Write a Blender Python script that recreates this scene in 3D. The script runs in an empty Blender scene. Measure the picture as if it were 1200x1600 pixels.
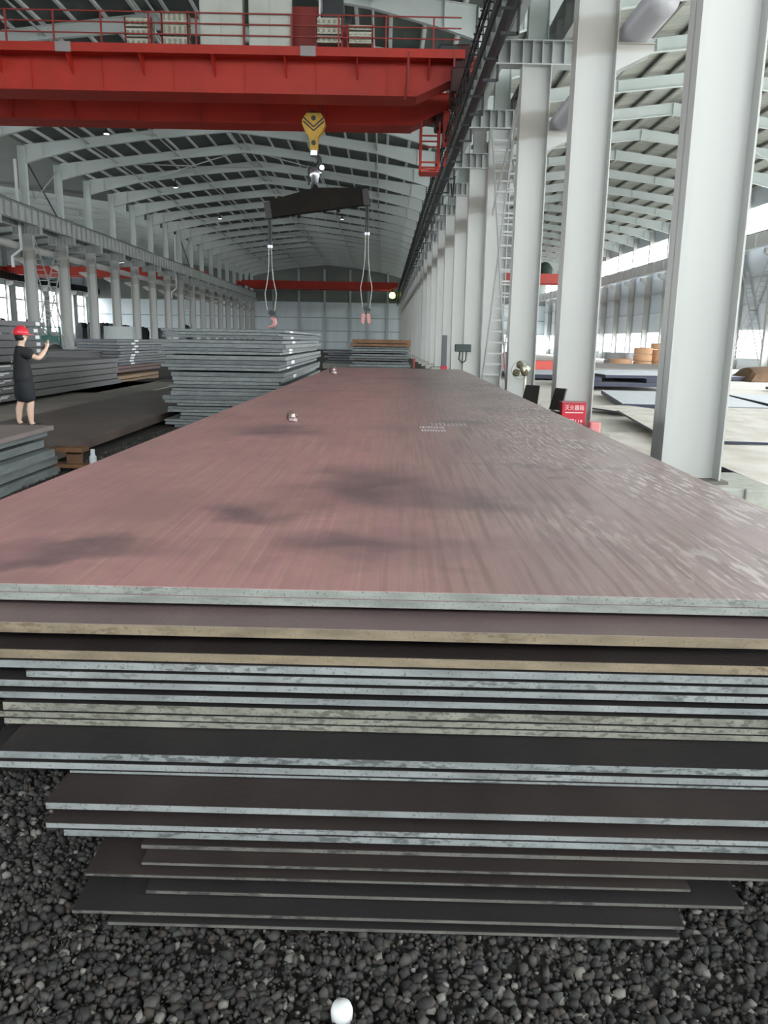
import bpy, bmesh, math, random
import numpy as np
from mathutils import Vector, Matrix
R = math.radians
random.seed(7)
rng = np.random.default_rng(7)
scene = bpy.context.scene
COL = scene.collection

# ------------------------------------------------------------------ camera
H = 1.70
def camera_basis(p, r, y):
    p, r, y = map(R, (p, r, y))
    F = Vector((math.sin(y)*math.cos(p), math.cos(y)*math.cos(p), -math.sin(p)))
    R0 = Vector((math.cos(y), -math.sin(y), 0)); D0 = F.cross(R0)
    return F, R0*math.cos(r)+D0*math.sin(r), -R0*math.sin(r)+D0*math.cos(r)
F_, R_, D_ = camera_basis(12.2, -1.0, 0.3)
cd = bpy.data.cameras.new('camera'); cam = bpy.data.objects.new('camera', cd); COL.objects.link(cam)
m = Matrix((R_, -D_, -F_)).transposed().to_4x4(); m.translation = (0, 0, H)
cam.matrix_world = m
cd.sensor_fit = 'VERTICAL'; cd.sensor_height = 36; cd.lens = 1240/1600*36
cd.clip_start = 0.05; cd.clip_end = 800
scene.camera = cam

# ------------------------------------------------------------------ sky, daylight openings, exposure
w = bpy.data.worlds.new('overcast_sky'); scene.world = w; w.use_nodes = True
bg = w.node_tree.nodes['Background']
bg.inputs[0].default_value = (0.95, 0.985, 1.0, 1); bg.inputs[1].default_value = 11.0
scene.view_settings.view_transform = 'Standard'; scene.view_settings.look = 'None'
scene.view_settings.gamma = 1; scene.view_settings.exposure = 0.0
scene.view_settings.use_curve_mapping = False
scene.cycles.max_bounces = 8; scene.cycles.diffuse_bounces = 5; scene.cycles.glossy_bounces = 3
scene.cycles.sample_clamp_indirect = 6.0
scene.cycles.use_denoising = True
def portal(loc, rot, sx, sy):
    l = bpy.data.lights.new('daylight_portal', 'AREA'); l.shape = 'RECTANGLE'; l.size = sx; l.size_y = sy
    l.cycles.is_portal = True
    o = bpy.data.objects.new('daylight_portal', l); o.location = loc; o.rotation_euler = rot; COL.objects.link(o)
Y0, Y1 = -14.0, 153.5           # hall from the end behind the camera to the far gable
RX, LX = 30.4, -54.0            # outer walls
HIGH_OPENING = (-14.0, 24.0, 7.2, 13.2)  # unseen opening, set high to shape the light: x from, x to, sill, head
portal(((HIGH_OPENING[0]+HIGH_OPENING[1])/2, Y0+.1, (HIGH_OPENING[2]+HIGH_OPENING[3])/2), (R(90), 0, 0), HIGH_OPENING[1]-HIGH_OPENING[0], HIGH_OPENING[3]-HIGH_OPENING[2])
SIDE = (-12.0, 50.0, 9.2)       # unseen opening added to light the right bay: y from, y to, height
portal((RX-.1, (SIDE[0]+SIDE[1])/2, SIDE[2]/2), (0, R(90), 0), SIDE[2], SIDE[1]-SIDE[0])
portal((RX-.1, (Y0+Y1)/2, 11.75), (0, R(90), 0), 2.3, Y1-Y0)
portal((RX-.1, (Y0+Y1)/2, 1.9), (0, R(90), 0), 2.3, Y1-Y0)
LSIDE = (-12.0, 82.0, 8.0)       # unseen wall gap added so daylight reaches the left columns
portal((LX+.1, (LSIDE[0]+LSIDE[1])/2, LSIDE[2]/2), (0, R(-90), 0), LSIDE[2], LSIDE[1]-LSIDE[0])
portal((LX+.1, 118, 5.4), (0, R(-90), 0), 6.2, 66)

# ------------------------------------------------------------------ materials
MATS = {}
def mat(name, c, rough=.6, metal=0.0, c2=None, scale=4.0, stretch=(1, 1, 1), lo=.35, hi=.65, bump=0.0, bscale=60, spec=.5, detail=5, emit=None):
    if name in MATS: return MATS[name]
    M = bpy.data.materials.new(name); M.use_nodes = True; nt = M.node_tree; b = nt.nodes['Principled BSDF']
    b.inputs['Base Color'].default_value = (*c, 1); b.inputs['Roughness'].default_value = rough
    b.inputs['Metallic'].default_value = metal; b.inputs['Specular IOR Level'].default_value = spec
    tc = nt.nodes.new('ShaderNodeTexCoord')
    if c2:
        mp = nt.nodes.new('ShaderNodeMapping'); mp.inputs['Scale'].default_value = stretch
        nz = nt.nodes.new('ShaderNodeTexNoise'); nz.inputs['Scale'].default_value = scale; nz.inputs['Detail'].default_value = detail
        rp = nt.nodes.new('ShaderNodeValToRGB'); rp.color_ramp.elements[0].position = lo; rp.color_ramp.elements[1].position = hi
        rp.color_ramp.elements[0].color = (*c, 1); rp.color_ramp.elements[1].color = (*c2, 1)
        nt.links.new(tc.outputs['Object'], mp.inputs[0]); nt.links.new(mp.outputs[0], nz.inputs[0])
        nt.links.new(nz.outputs[0], rp.inputs[0]); nt.links.new(rp.outputs[0], b.inputs['Base Color'])
    if bump:
        nb = nt.nodes.new('ShaderNodeTexNoise'); nb.inputs['Scale'].default_value = bscale; nb.inputs['Detail'].default_value = 6
        bp = nt.nodes.new('ShaderNodeBump'); bp.inputs['Strength'].default_value = bump; bp.inputs['Distance'].default_value = .02
        nt.links.new(tc.outputs['Object'], nb.inputs[0]); nt.links.new(nb.outputs[0], bp.inputs['Height']); nt.links.new(bp.outputs[0], b.inputs['Normal'])
    if emit:
        b.inputs['Emission Color'].default_value = (*emit[0], 1); b.inputs['Emission Strength'].default_value = emit[1]
    MATS[name] = M; return M

def mix(nt, fac, a, b, mode='MIX'):
    n = nt.nodes.new('ShaderNodeMix'); n.data_type = 'RGBA'; n.blend_type = mode
    for s, v in ((n.inputs[0], fac), (n.inputs[6], a), (n.inputs[7], b)):
        if isinstance(v, bpy.types.NodeSocket): nt.links.new(v, s)
        elif isinstance(v, tuple): s.default_value = (*v, 1)
        else: s.default_value = v
    return n.outputs[2]
def ramp(nt, src, p0, p1, v0=0.0, v1=1.0):
    n = nt.nodes.new('ShaderNodeMapRange'); n.inputs[1].default_value = p0; n.inputs[2].default_value = p1
    n.inputs[3].default_value = v0; n.inputs[4].default_value = v1
    nt.links.new(src, n.inputs[0]); return n.outputs[0]
def mth(nt, op, a, b=None):
    n = nt.nodes.new('ShaderNodeMath'); n.operation = op; n.use_clamp = op == 'MULTIPLY'
    for s, v in ((n.inputs[0], a), (n.inputs[1], b)):
        if v is None: continue
        if isinstance(v, bpy.types.NodeSocket): nt.links.new(v, s)
        else: s.default_value = v
    return n.outputs[0]
def noise(nt, vec, scale, stretch=(1, 1, 1), detail=5, off=(0, 0, 0)):
    mp = nt.nodes.new('ShaderNodeMapping'); mp.inputs['Scale'].default_value = stretch; mp.inputs['Location'].default_value = off
    n = nt.nodes.new('ShaderNodeTexNoise'); n.inputs['Scale'].default_value = scale; n.inputs['Detail'].default_value = detail
    nt.links.new(vec, mp.inputs[0]); nt.links.new(mp.outputs[0], n.inputs[0]); return n.outputs[0]

def top_plate_material():
    """reddish mill scale: damp dark stains, rolling streaks, pale worn flecks along the right edge"""
    M = bpy.data.materials.new('red_mill_scale'); M.use_nodes = True; nt = M.node_tree; b = nt.nodes['Principled BSDF']
    tc = nt.nodes.new('ShaderNodeTexCoord').outputs['Object']
    sx = nt.nodes.new('ShaderNodeSeparateXYZ'); nt.links.new(tc, sx.inputs[0])
    base = mix(nt, ramp(nt, noise(nt, tc, 1.1, (1, .35, 1)), .3, .7), (.40, .205, .21), (.33, .18, .18))
    base = mix(nt, ramp(nt, noise(nt, tc, 3.0, (5, .12, 1), 6), .42, .72, 0, .75), base, (.36, .22, .18))
    base = mix(nt, ramp(nt, noise(nt, tc, 9, (1, .8, 1), 8, (4, 2, 0)), .5, .75, 0, .45), base, (.25, .125, .125))
    base = mix(nt, ramp(nt, noise(nt, tc, 14, (6, .05, 1), 4, (7, 0, 0)), .52, .70, 0, .55), base, (.46, .29, .26))
    right = ramp(nt, sx.outputs[0], -.2, .65)
    base = mix(nt, mth(nt, 'MULTIPLY', right, .8), base, (.25, .19, .175))
    ds = mth(nt, 'MULTIPLY', ramp(nt, noise(nt, tc, 10, (3.5, .10, 1), 6, (2, 9, 0)), .47, .62), ramp(nt, sx.outputs[0], -.1, .7, .15, .8))
    base = mix(nt, ds, base, (.15, .095, .085))
    base = mix(nt, ramp(nt, noise(nt, tc, 1.7, (1, .7, 1), 6, (8, 3, 0)), .45, .70, 0, .5), base, (.20, .125, .13))
    # dark stains with shapes of their own
    st = None
    for (x, y, rx, ry) in ((-.10, 1.75, .42, .85), (.38, 1.5, .55, .30), (-.1, .55, .50, .30), (.95, 2.6, .55, .10), (1.3, 6.9, .62, .55), (1.35, 11.5, 1.0, 1.6), (1.6, 9.0, .6, .9), (.72, 5.2, .35, .35), (-1.1, .42, .55, .14), (-.55, 1.1, .3, .25), (1.03, 2.2, .12, .08), (.35, 14.0, .8, .5), (-.9, 4.2, .4, .6)):
        mp = nt.nodes.new('ShaderNodeMapping'); mp.vector_type = 'TEXTURE'
        mp.inputs['Location'].default_value = (x, y, 0); mp.inputs['Scale'].default_value = (rx, ry, 5)
        wv = nt.nodes.new('ShaderNodeVectorMath'); wv.operation = 'ADD'
        nc = nt.nodes.new('ShaderNodeTexNoise'); nc.inputs['Scale'].default_value = 2.2; nc.inputs['Detail'].default_value = 4
        nt.links.new(tc, nc.inputs[0])
        sc = nt.nodes.new('ShaderNodeVectorMath'); sc.operation = 'SCALE'; sc.inputs['Scale'].default_value = 1.0
        nt.links.new(nc.outputs['Color'], sc.inputs[0])
        sub = nt.nodes.new('ShaderNodeVectorMath'); sub.operation = 'SUBTRACT'; sub.inputs[1].default_value = (.5, .5, .5)
        nt.links.new(sc.outputs[0], sub.inputs[0]); nt.links.new(tc, wv.inputs[0]); nt.links.new(sub.outputs[0], wv.inputs[1])
        nt.links.new(wv.outputs[0], mp.inputs[0])
        ln = nt.nodes.new('ShaderNodeVectorMath'); ln.operation = 'LENGTH'; nt.links.new(mp.outputs[0], ln.inputs[0])
        v = ramp(nt, ln.outputs['Value'], 1.1, .25)
        st = v if st is None else mth(nt, 'MAXIMUM', st, v)
    st = mth(nt, 'MULTIPLY', st, ramp(nt, noise(nt, tc, 2.5, off=(3, 1, 0)), .3, .6, .55, 1))
    base = mix(nt, mth(nt, 'MULTIPLY', st, .8), base, (.10, .07, .078))
    fl = ramp(nt, noise(nt, tc, 11, (3.6, .42, 1), 10, (1, 5, 0)), .52, .58)
    fl = mth(nt, 'MULTIPLY', fl, ramp(nt, sx.outputs[0], .35, 1.5))
    fl = mth(nt, 'MULTIPLY', fl, ramp(nt, noise(nt, tc, 1.3, (1, .6, 1)), .4, .6))
    base = mix(nt, mth(nt, 'MULTIPLY', fl, .85), base, (.55, .50, .47))
    nt.links.new(base, b.inputs['Base Color'])
    rg = mix(nt, right, (.46, .46, .46), (.33, .33, .33)); nt.links.new(rg, b.inputs['Roughness'])
    bp = nt.nodes.new('ShaderNodeBump'); bp.inputs['Strength'].default_value = .25; bp.inputs['Distance'].default_value = .002
    nt.links.new(noise(nt, tc, 45, (1, .5, 1), 5), bp.inputs['Height']); nt.links.new(bp.outputs[0], b.inputs['Normal'])
    return M
def edge_material(name, c, spot, amount=.5):
    """flame-cut plate edge: pale, with dark flecks and broken dark smears"""
    M = bpy.data.materials.new(name); M.use_nodes = True; nt = M.node_tree; b = nt.nodes['Principled BSDF']
    tc = nt.nodes.new('ShaderNodeTexCoord').outputs['Object']
    oi = nt.nodes.new('ShaderNodeObjectInfo'); sh = nt.nodes.new('ShaderNodeVectorMath'); sh.operation = 'SCALE'; sh.inputs[0].default_value = (37, 11, 23)
    nt.links.new(oi.outputs['Random'], sh.inputs['Scale']); ad = nt.nodes.new('ShaderNodeVectorMath'); ad.operation = 'ADD'
    nt.links.new(tc, ad.inputs[0]); nt.links.new(sh.outputs[0], ad.inputs[1]); tc = ad.outputs[0]
    dk = tuple(v*.62 for v in c)
    base = mix(nt, ramp(nt, noise(nt, tc, 7, (1, 1, 3)), .35, .7), c, dk)
    base = mix(nt, ramp(nt, noise(nt, tc, 130, (1, 1, 1), 3), .60, .68, 0, .75), base, spot)
    sm = mth(nt, 'MULTIPLY', ramp(nt, noise(nt, tc, 34, (1, 1, 2.5), 4), .50, .60), ramp(nt, noise(nt, tc, 2.3, (1, 1, .2), 2), .62-.25*amount, .72-.25*amount))
    base = mix(nt, mth(nt, 'MULTIPLY', sm, .8), base, spot)
    nt.links.new(base, b.inputs['Base Color']); b.inputs['Roughness'].default_value = .6
    bp = nt.nodes.new('ShaderNodeBump'); bp.inputs['Strength'].default_value = .3; bp.inputs['Distance'].default_value = .002
    nt.links.new(noise(nt, tc, 90), bp.inputs['Height']); nt.links.new(bp.outputs[0], b.inputs['Normal'])
    return M
def column_material():
    M = bpy.data.materials.new('white_column_paint'); M.use_nodes = True; nt = M.node_tree; b = nt.nodes['Principled BSDF']
    tc = nt.nodes.new('ShaderNodeTexCoord').outputs['Object']; sx = nt.nodes.new('ShaderNodeSeparateXYZ'); nt.links.new(tc, sx.inputs[0])
    base = mix(nt, ramp(nt, noise(nt, tc, .8, (1, 1, .3)), .3, .7), (.46, .47, .455), (.42, .43, .415))
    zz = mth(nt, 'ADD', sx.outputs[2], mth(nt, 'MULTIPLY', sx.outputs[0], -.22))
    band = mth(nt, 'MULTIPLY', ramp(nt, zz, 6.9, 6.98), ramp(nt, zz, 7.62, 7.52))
    base = mix(nt, mth(nt, 'MULTIPLY', band, .8), base, (.33, .31, .275))   # darker beige band slanting across the shaft
    nt.links.new(base, b.inputs['Base Color']); b.inputs['Roughness'].default_value = .45
    return M

TOP = top_plate_material()
MSK = mat('shaded_mill_scale', (.018, .017, .018), .5, 0, (.028, .025, .025), 2.2, (1, .4, 1), bump=.1, bscale=40, spec=.12)  # dark mill scale, blackened for the shade lower in the stack
MSB = mat('shaded_brown_scale', (.024, .019, .018), .5, 0, (.04, .032, .03), 2.0, (1, .4, 1), bump=.1, bscale=40, spec=.12)  # brown scale with the same stack shade darkened into it
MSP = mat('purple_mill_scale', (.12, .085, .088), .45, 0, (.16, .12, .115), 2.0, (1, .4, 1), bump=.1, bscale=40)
EG = edge_material('pale_cut_edge', (.265, .285, .285), (.075, .08, .08), .45)
EG2 = edge_material('speckled_cut_edge', (.27, .29, .265), (.09, .095, .09), .3)
EGS = edge_material('smeared_cut_edge', (.25, .275, .275), (.06, .065, .065), 1.0)
ET = edge_material('tan_rust_edge', (.24, .195, .13), (.12, .09, .055), .4)
EY = edge_material('yellowish_cut_edge', (.235, .235, .195), (.075, .075, .06), 1.0)
ED = edge_material('shaded_cut_edge', (.13, .13, .115), (.03, .028, .025), .8)  # darker copy of the cut edge, for shade near the bottom
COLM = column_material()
PAINT = mat('grey_white_paint', (.48, .51, .50), .5, 0, (.43, .46, .45), 1.2)
ROOFST = mat('grey_rafter_paint', (.62, .68, .67), .5, 0, (.56, .62, .61), .6)
SHEET = mat('dark_roof_sheet', (.10, .13, .128), .6, 0, (.125, .145, .13), .5)
def translucent_sheet():
    M = mat('pale_roof_sheet', (.27, .29, .25), .6, 0, (.42, .43, .38), 1.5, (.3, 4, 1)); nt = M.node_tree
    out = [n for n in nt.nodes if n.type == 'OUTPUT_MATERIAL'][0]; bs = nt.nodes['Principled BSDF']
    tr = nt.nodes.new('ShaderNodeBsdfTranslucent'); tr.inputs[0].default_value = (1, .97, .85, 1)  # translucency added to brighten the right bay sheets
    mx = nt.nodes.new('ShaderNodeMixShader'); tc = nt.nodes.new('ShaderNodeTexCoord').outputs['Object']
    f = ramp(nt, noise(nt, tc, 1.4, (.12, 2.2, 1), 2), .5, .62, .003, .022)
    nt.links.new(f, mx.inputs[0]); nt.links.new(bs.outputs[0], mx.inputs[1]); nt.links.new(tr.outputs[0], mx.inputs[2]); nt.links.new(mx.outputs[0], out.inputs[0])
    return M
SHEETR = translucent_sheet()
RED = mat('red_crane_paint', (.47, .026, .011), .55, 0, (.38, .020, .009), .7)
REDD = mat('dull_red_paint', (.26, .025, .02), .55)
DARK = mat('dark_iron', (.025, .028, .032), .5)
CONC = mat('pale_concrete', (.42, .43, .38), .85, 0, (.33, .34, .30), 6, bump=.3, bscale=30)
BLK = mat('black_steel', (.02, .018, .016), .5)
GREYP = mat('light_grey_plate', (.20, .225, .23), .5, 0, (.14, .16, .165), 3, (1, 1, 6))
GREYS = mat('blue_grey_plate', (.15, .17, .185), .5, 0, (.11, .125, .14), 2)
RUST = mat('rusty_plate', (.20, .10, .045), .7, 0, (.13, .07, .035), 4)
WHITEP = mat('chalk_white_marking', (.75, .78, .80), .7)
SKIN = mat('skin', (.62, .42, .32), .5)
CLOTH = mat('black_cloth', (.012, .013, .015), .85)
HELM = mat('red_helmet_plastic', (.65, .03, .045), .3)

# ------------------------------------------------------------------ builders
class MB:
    def __init__(s): s.v = []; s.f = []; s.mi = []
    def quadbox(s, pts, mi=0, mtop=None):
        b = len(s.v); s.v += [tuple(p) for p in pts]
        for k, q in enumerate(((0, 3, 2, 1), (4, 5, 6, 7), (0, 1, 5, 4), (1, 2, 6, 5), (2, 3, 7, 6), (3, 0, 4, 7))):
            s.f.append([b+i for i in q]); s.mi.append(mtop if (mtop is not None and k < 2) else mi)
        return s
    def box(s, x0, x1, y0, y1, z0, z1, mi=0, mtop=None):
        return s.quadbox([(x0, y0, z0), (x1, y0, z0), (x1, y1, z0), (x0, y1, z0), (x0, y0, z1), (x1, y0, z1), (x1, y1, z1), (x0, y1, z1)], mi, mtop)
    def bar(s, p, q, w=.05, h=None, mi=0, up=(0, 0, 1)):
        p, q = Vector(p), Vector(q); d = (q-p).normalized(); u = Vector(up)
        if abs(d.dot(u)) > .98: u = Vector((1, 0, 0))
        a = d.cross(u).normalized(); c = a.cross(d).normalized(); h = h or w
        P = []
        for o in (p, q):
            for (i, j) in ((-1, -1), (1, -1), (1, 1), (-1, 1)): P.append(o+a*i*w/2+c*j*h/2)
        return s.quadbox([P[0], P[1], P[2], P[3], P[4], P[5], P[6], P[7]], mi)
    def tube(s, pts, r=.05, n=10, mi=0, caps=True):
        pts = [Vector(p) for p in pts]; rs = r if isinstance(r, (list, tuple)) else [r]*len(pts)
        rings = []; prev = None
        for k, p in enumerate(pts):
            d = (pts[min(k+1, len(pts)-1)]-pts[max(k-1, 0)]).normalized()
            if prev is None:
                a = d.cross(Vector((0, 0, 1)))
                if a.length < .05: a = d.cross(Vector((1, 0, 0)))
            else: a = prev-d*prev.dot(d)
            a.normalize(); prev = a; c = d.cross(a)
            b = len(s.v); s.v += [tuple(p+(a*math.cos(t)+c*math.sin(t))*rs[k]) for t in [2*math.pi*i/n for i in range(n)]]
            rings.append(b)
        for b0, b1 in zip(rings, rings[1:]):
            for i in range(n):
                j = (i+1) % n; s.f.append([b0+i, b0+j, b1+j, b1+i]); s.mi.append(mi)
        if caps:
            s.f.append([rings[0]+i for i in range(n)][::-1]); s.mi.append(mi)
            s.f.append([rings[-1]+i for i in range(n)]); s.mi.append(mi)
        return s
    def lathe(s, c, prof, n=20, mi=0, axis='z'):
        b = len(s.v)
        for (r, z) in prof:
            for i in range(n):
                t = 2*math.pi*i/n; x, y = r*math.cos(t), r*math.sin(t)
                q = (x, y, z) if axis == 'z' else ((x, z, y) if axis == 'y' else (z, x, y))
                s.v.append((c[0]+q[0], c[1]+q[1], c[2]+q[2]))
        for k in range(len(prof)-1):
            for i in range(n):
                j = (i+1) % n; s.f.append([b+k*n+i, b+k*n+j, b+(k+1)*n+j, b+(k+1)*n+i]); s.mi.append(mi)
        s.f.append([b+i for i in range(n)][::-1]); s.mi.append(mi)
        s.f.append([b+(len(prof)-1)*n+i for i in range(n)]); s.mi.append(mi)
        return s
    def prism(s, poly, a, b, plane='xz', mi=0):
        """polygon in a plane, extruded along the third axis from a to b"""
        def P(u, v, t): return {'xz': (u, t, v), 'yz': (t, u, v), 'xy': (u, v, t)}[plane]
        k = len(s.v); n = len(poly)
        s.v += [P(u, v, a) for u, v in poly]+[P(u, v, b) for u, v in poly]
        s.f.append([k+i for i in range(n)]); s.mi.append(mi)
        s.f.append([k+n+i for i in range(n)][::-1]); s.mi.append(mi)
        for i in range(n):
            j = (i+1) % n; s.f.append([k+i, k+n+i, k+n+j, k+j]); s.mi.append(mi)
        return s
    def build(s, name, mats, parent=None, origin=(0, 0, 0), smooth=False, bevel=0):
        me = bpy.data.meshes.new(name)
        o3 = origin
        me.from_pydata([(x-o3[0], y-o3[1], z-o3[2]) for x, y, z in s.v], [], s.f)
        mats = mats if isinstance(mats, (list, tuple)) else [mats]
        for x in mats: me.materials.append(x)
        me.polygons.foreach_set('material_index', s.mi)
        bm = bmesh.new(); bm.from_mesh(me); bmesh.ops.recalc_face_normals(bm, faces=bm.faces)
        if bevel: bmesh.ops.bevel(bm, geom=list(bm.edges), offset=bevel, segments=2, affect='EDGES', profile=.5)
        bm.to_mesh(me); bm.free()
        if smooth: me.polygons.foreach_set('use_smooth', [True]*len(me.polygons))
        ob = bpy.data.objects.new(name, me); COL.objects.link(ob)
        if parent: ob.parent = parent
        else: ob.location = origin
        return ob
def tag(o, label=None, cat=None, group=None, kind=None):
    if label: o['label'] = label
    if cat: o['category'] = cat
    if group: o['group'] = group
    if kind: o['kind'] = kind
    return o
def empty(name, loc, label, cat, group=None, rz=0):
    o = bpy.data.objects.new(name, None); o.location = loc; o.rotation_euler.z = rz; COL.objects.link(o)
    o.empty_display_size = .1
    return tag(o, label, cat, group)
def kids(o): return [c for c in COL.objects if c.parent is o]
def dup(root, loc, label, group=None):
    r = root.copy(); COL.objects.link(r); r.location = loc; r['label'] = label
    if group: r['group'] = group
    for ch in kids(root):
        c = ch.copy(); COL.objects.link(c); c.parent = r
        for g in kids(ch):
            d = g.copy(); COL.objects.link(d); d.parent = c
    return r
ORD = ['first', 'second', 'third', 'fourth', 'fifth', 'sixth', 'seventh', 'eighth', 'ninth', 'tenth', 'eleventh', 'twelfth', 'thirteenth',
       'fourteenth', 'fifteenth', 'sixteenth', 'seventeenth', 'eighteenth', 'nineteenth', 'twentieth', 'twenty-first', 'twenty-second',
       'twenty-third', 'twenty-fourth', 'twenty-fifth', 'twenty-sixth', 'twenty-seventh', 'twenty-eighth', 'twenty-ninth', 'thirtieth']
FR = [9.5+6*k for k in range(25)]          # frame lines along the hall
FZ = -0.2                                  # floor level

# ------------------------------------------------------------------ the setting
GROUND = mat('dark_dirt_floor', (.030, .027, .025), .8, 0, (.055, .048, .043), .9, bump=.5, bscale=25)
PALEF = mat('pale_dusty_floor', (.58, .55, .50), .7, 0, (.68, .66, .62), .5, bump=.2, bscale=15)
tag(MB().box(LX-.2, 4.15, Y0-1, Y1+.5, FZ-.3, FZ).build('floor', GROUND), kind='structure')
tag(MB().box(4.15, RX+.2, Y0-1, Y1+.5, FZ-.3, FZ).build('floor_right', PALEF), kind='structure')
tag(MB().box(-400, 400, -200, 500, FZ-.9, FZ-.32).build('ground_outside', mat('outside_yard', (.45, .44, .42), .9)), kind='structure')

def gable(x0, x1): return [(x0, FZ), (x1, FZ), (x1, 14.3), ((x0+x1)/2, 16.05), (x0, 14.3)]
WL = mat('pale_wall_cladding', (.62, .70, .74), .6, 0, (.70, .78, .82), .35, (2, 1, .3))
WU = mat('dull_wall_cladding', (.17, .19, .18), .7, 0, (.20, .22, .205), .4)
def gable_wall(x0, x1, name, low=None):
    b = MB(); zl = 8.6; z0 = FZ if low is None else low
    b.box(x0, x1, Y1+.2, Y1+.4, z0, zl, 0)
    b.prism([(x0, zl), (x1, zl), (x1, 14.3), ((x0+x1)/2, 16.0), (x0, 14.3)], Y1+.2, Y1+.4, 'xz', 1)
    for z in (1.2, 3.2, 5.6): b.box(x0, x1, Y1+.08, Y1+.2, z, z+.12, 2)
    b.box(x0, x1, Y1+.05, Y1+.2, zl-.1, zl+.25, 1)
    return tag(b.build(name, [WL, WU, mat('wall_girt', (.25, .29, .30), .6)]), kind='structure')
gable_wall(-24.75, 3.7, 'wall_back')
gable_wall(LX, -24.75, 'wall_back_left')
gable_wall(3.7, RX, 'wall_back_right', 3.1)
# wall behind the photographer around that unseen high opening
b = MB()
b.box(LX, HIGH_OPENING[0], Y0-.2, Y0, FZ, 14.4); b.box(HIGH_OPENING[1], RX, Y0-.2, Y0, FZ, 14.4); b.box(HIGH_OPENING[0], HIGH_OPENING[1], Y0-.2, Y0, HIGH_OPENING[3], 14.4); b.box(HIGH_OPENING[0], HIGH_OPENING[1], Y0-.2, Y0, FZ, HIGH_OPENING[2])
tag(b.build('wall_front', WL), kind='structure')
# right wall: low wall, open strip, cladding, open clerestory above the runway, top band
b = MB(); PY0, PY1 = Y0-.2, Y1+.4
b.box(RX, RX+.2, SIDE[1], PY1, FZ, .75); b.box(RX, RX+.2, SIDE[1], PY1, 3.05, 10.6); b.box(RX, RX+.2, PY0, SIDE[1], SIDE[2], 10.6); b.box(RX, RX+.2, PY0, SIDE[0], FZ, SIDE[2]); b.box(RX, RX+.2, PY0, PY1, 12.9, 14.5)
for z in (5.1, 7.2): b.box(RX-.12, RX, SIDE[1], PY1, z, z+.14, 1)
tag(b.build('wall_right', [mat('right_wall_cladding', (.60, .66, .72), .6, 0, (.68, .73, .78), .3), mat('wall_rail', (.5, .53, .54), .5)]), kind='structure')
b = MB()
b.box(LX-.2, LX, PY0, 84, LSIDE[2], 14.5); b.box(LX-.2, LX, PY0, LSIDE[0], FZ, LSIDE[2]); b.box(LX-.2, LX, LSIDE[1], 84, FZ, LSIDE[2]); b.box(LX-.2, LX, 84, PY1, 8.5, 14.5); b.box(LX-.2, LX, 84, PY1, FZ, 2.2)
for y in np.arange(84, 153, 6): b.box(LX-.2, LX, y-.9, y+.9, 2.2, 8.5)
b.box(LX-.1, LX+.1, 84, PY1, 6.6, 6.85)
tag(b.build('wall_left', WL), kind='structure')
# roof sheets
def roof(x0, x1, name, m, ribs=False):
    xm = (x0+x1)/2; zr, ze = 16.05, 14.35
    b = MB()
    for (a, za, c, zc) in ((x0, ze, xm, zr), (xm, zr, x1, ze)):
        b.quadbox([(a, PY0, za), (c, PY0, zc), (c, PY1, zc), (a, PY1, za), (a, PY0, za+.07), (c, PY0, zc+.07), (c, PY1, zc+.07), (a, PY1, za+.07)])
    return tag(b.build(name, m), kind='structure')
roof(-24.75, 3.7, 'ceiling', SHEET); roof(LX, -24.75, 'ceiling_left', SHEET); roof(3.7, RX, 'ceiling_right', SHEETR)

# rafters: tapered I-sections with a deep haunch at the columns
def rafter(x0, x1, first_label):
    xm = (x0+x1)/2; L = xm-x0; g = 1.7/L
    prof = lambda d: 14.15+g*d
    under = [(0, 1.15), (1.2, .95), (4.0, .62), (L*.62, .54), (L, .64)]
    root = empty('roof_rafter', (xm, 0, 14), first_label, 'rafter')
    for name, sgn in (('rafter_half', 1), ('rafter_half', -1)):
        b = MB(); e = x0 if sgn == 1 else x1
        top = [(e+sgn*d, prof(d)) for d, _ in under]; bot = [(e+sgn*d, prof(d)-t) for d, t in under]
        b.prism(top+bot[::-1], -.012, .012, 'xz')
        for line in (top, bot):
            for p, q in zip(line, line[1:]): b.bar((p[0], 0, p[1]), (q[0], 0, q[1]), .24, .025, up=(0, 0, 1))
        for k, (d, t) in enumerate(under[1:-1]): b.box(e+sgn*d-.01, e+sgn*d+.01, -.11, .11, prof(d)-t, prof(d))
        b.build(name, ROOFST, root, origin=(xm, 0, 14))
    b = MB(); b.box(xm-.02, xm+.02, -.14, .14, prof(L)-.78, prof(L)).build('ridge_plate', ROOFST, root, origin=(xm, 0, 14))
    return root
GR_R = 'roof rafters of the main bay'
r0 = rafter(-24.3, 3.35, 'grey tapered steel roof rafter over the main bay, nearest the camera'); r0.location.y = FR[2]; r0['group'] = GR_R
for i, y in enumerate(FR[3:]): dup(r0, (r0.location.x, y, 14), 'grey tapered steel roof rafter over the main bay, %s from the camera' % ORD[i+1])
r1 = rafter(4.0, RX-.1, 'pale steel roof rafter over the right bay, nearest the camera'); r1.location.y = FR[3]; r1['group'] = 'roof rafters of the right bay'
for i, y in enumerate(FR[4:]): dup(r1, (r1.location.x, y, 14), 'pale steel roof rafter over the right bay, %s from the camera' % ORD[i+1])
r2 = rafter(LX+.1, -25.1, 'dim steel roof rafter over the left bay, nearest of those behind the columns'); r2.location.y = FR[12]; r2['group'] = 'roof rafters of the left bay'
for i, y in enumerate(FR[13:]): dup(r2, (r2.location.x, y, 14), 'dim steel roof rafter over the left bay, %s of those behind the columns' % ORD[i+1])
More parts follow.
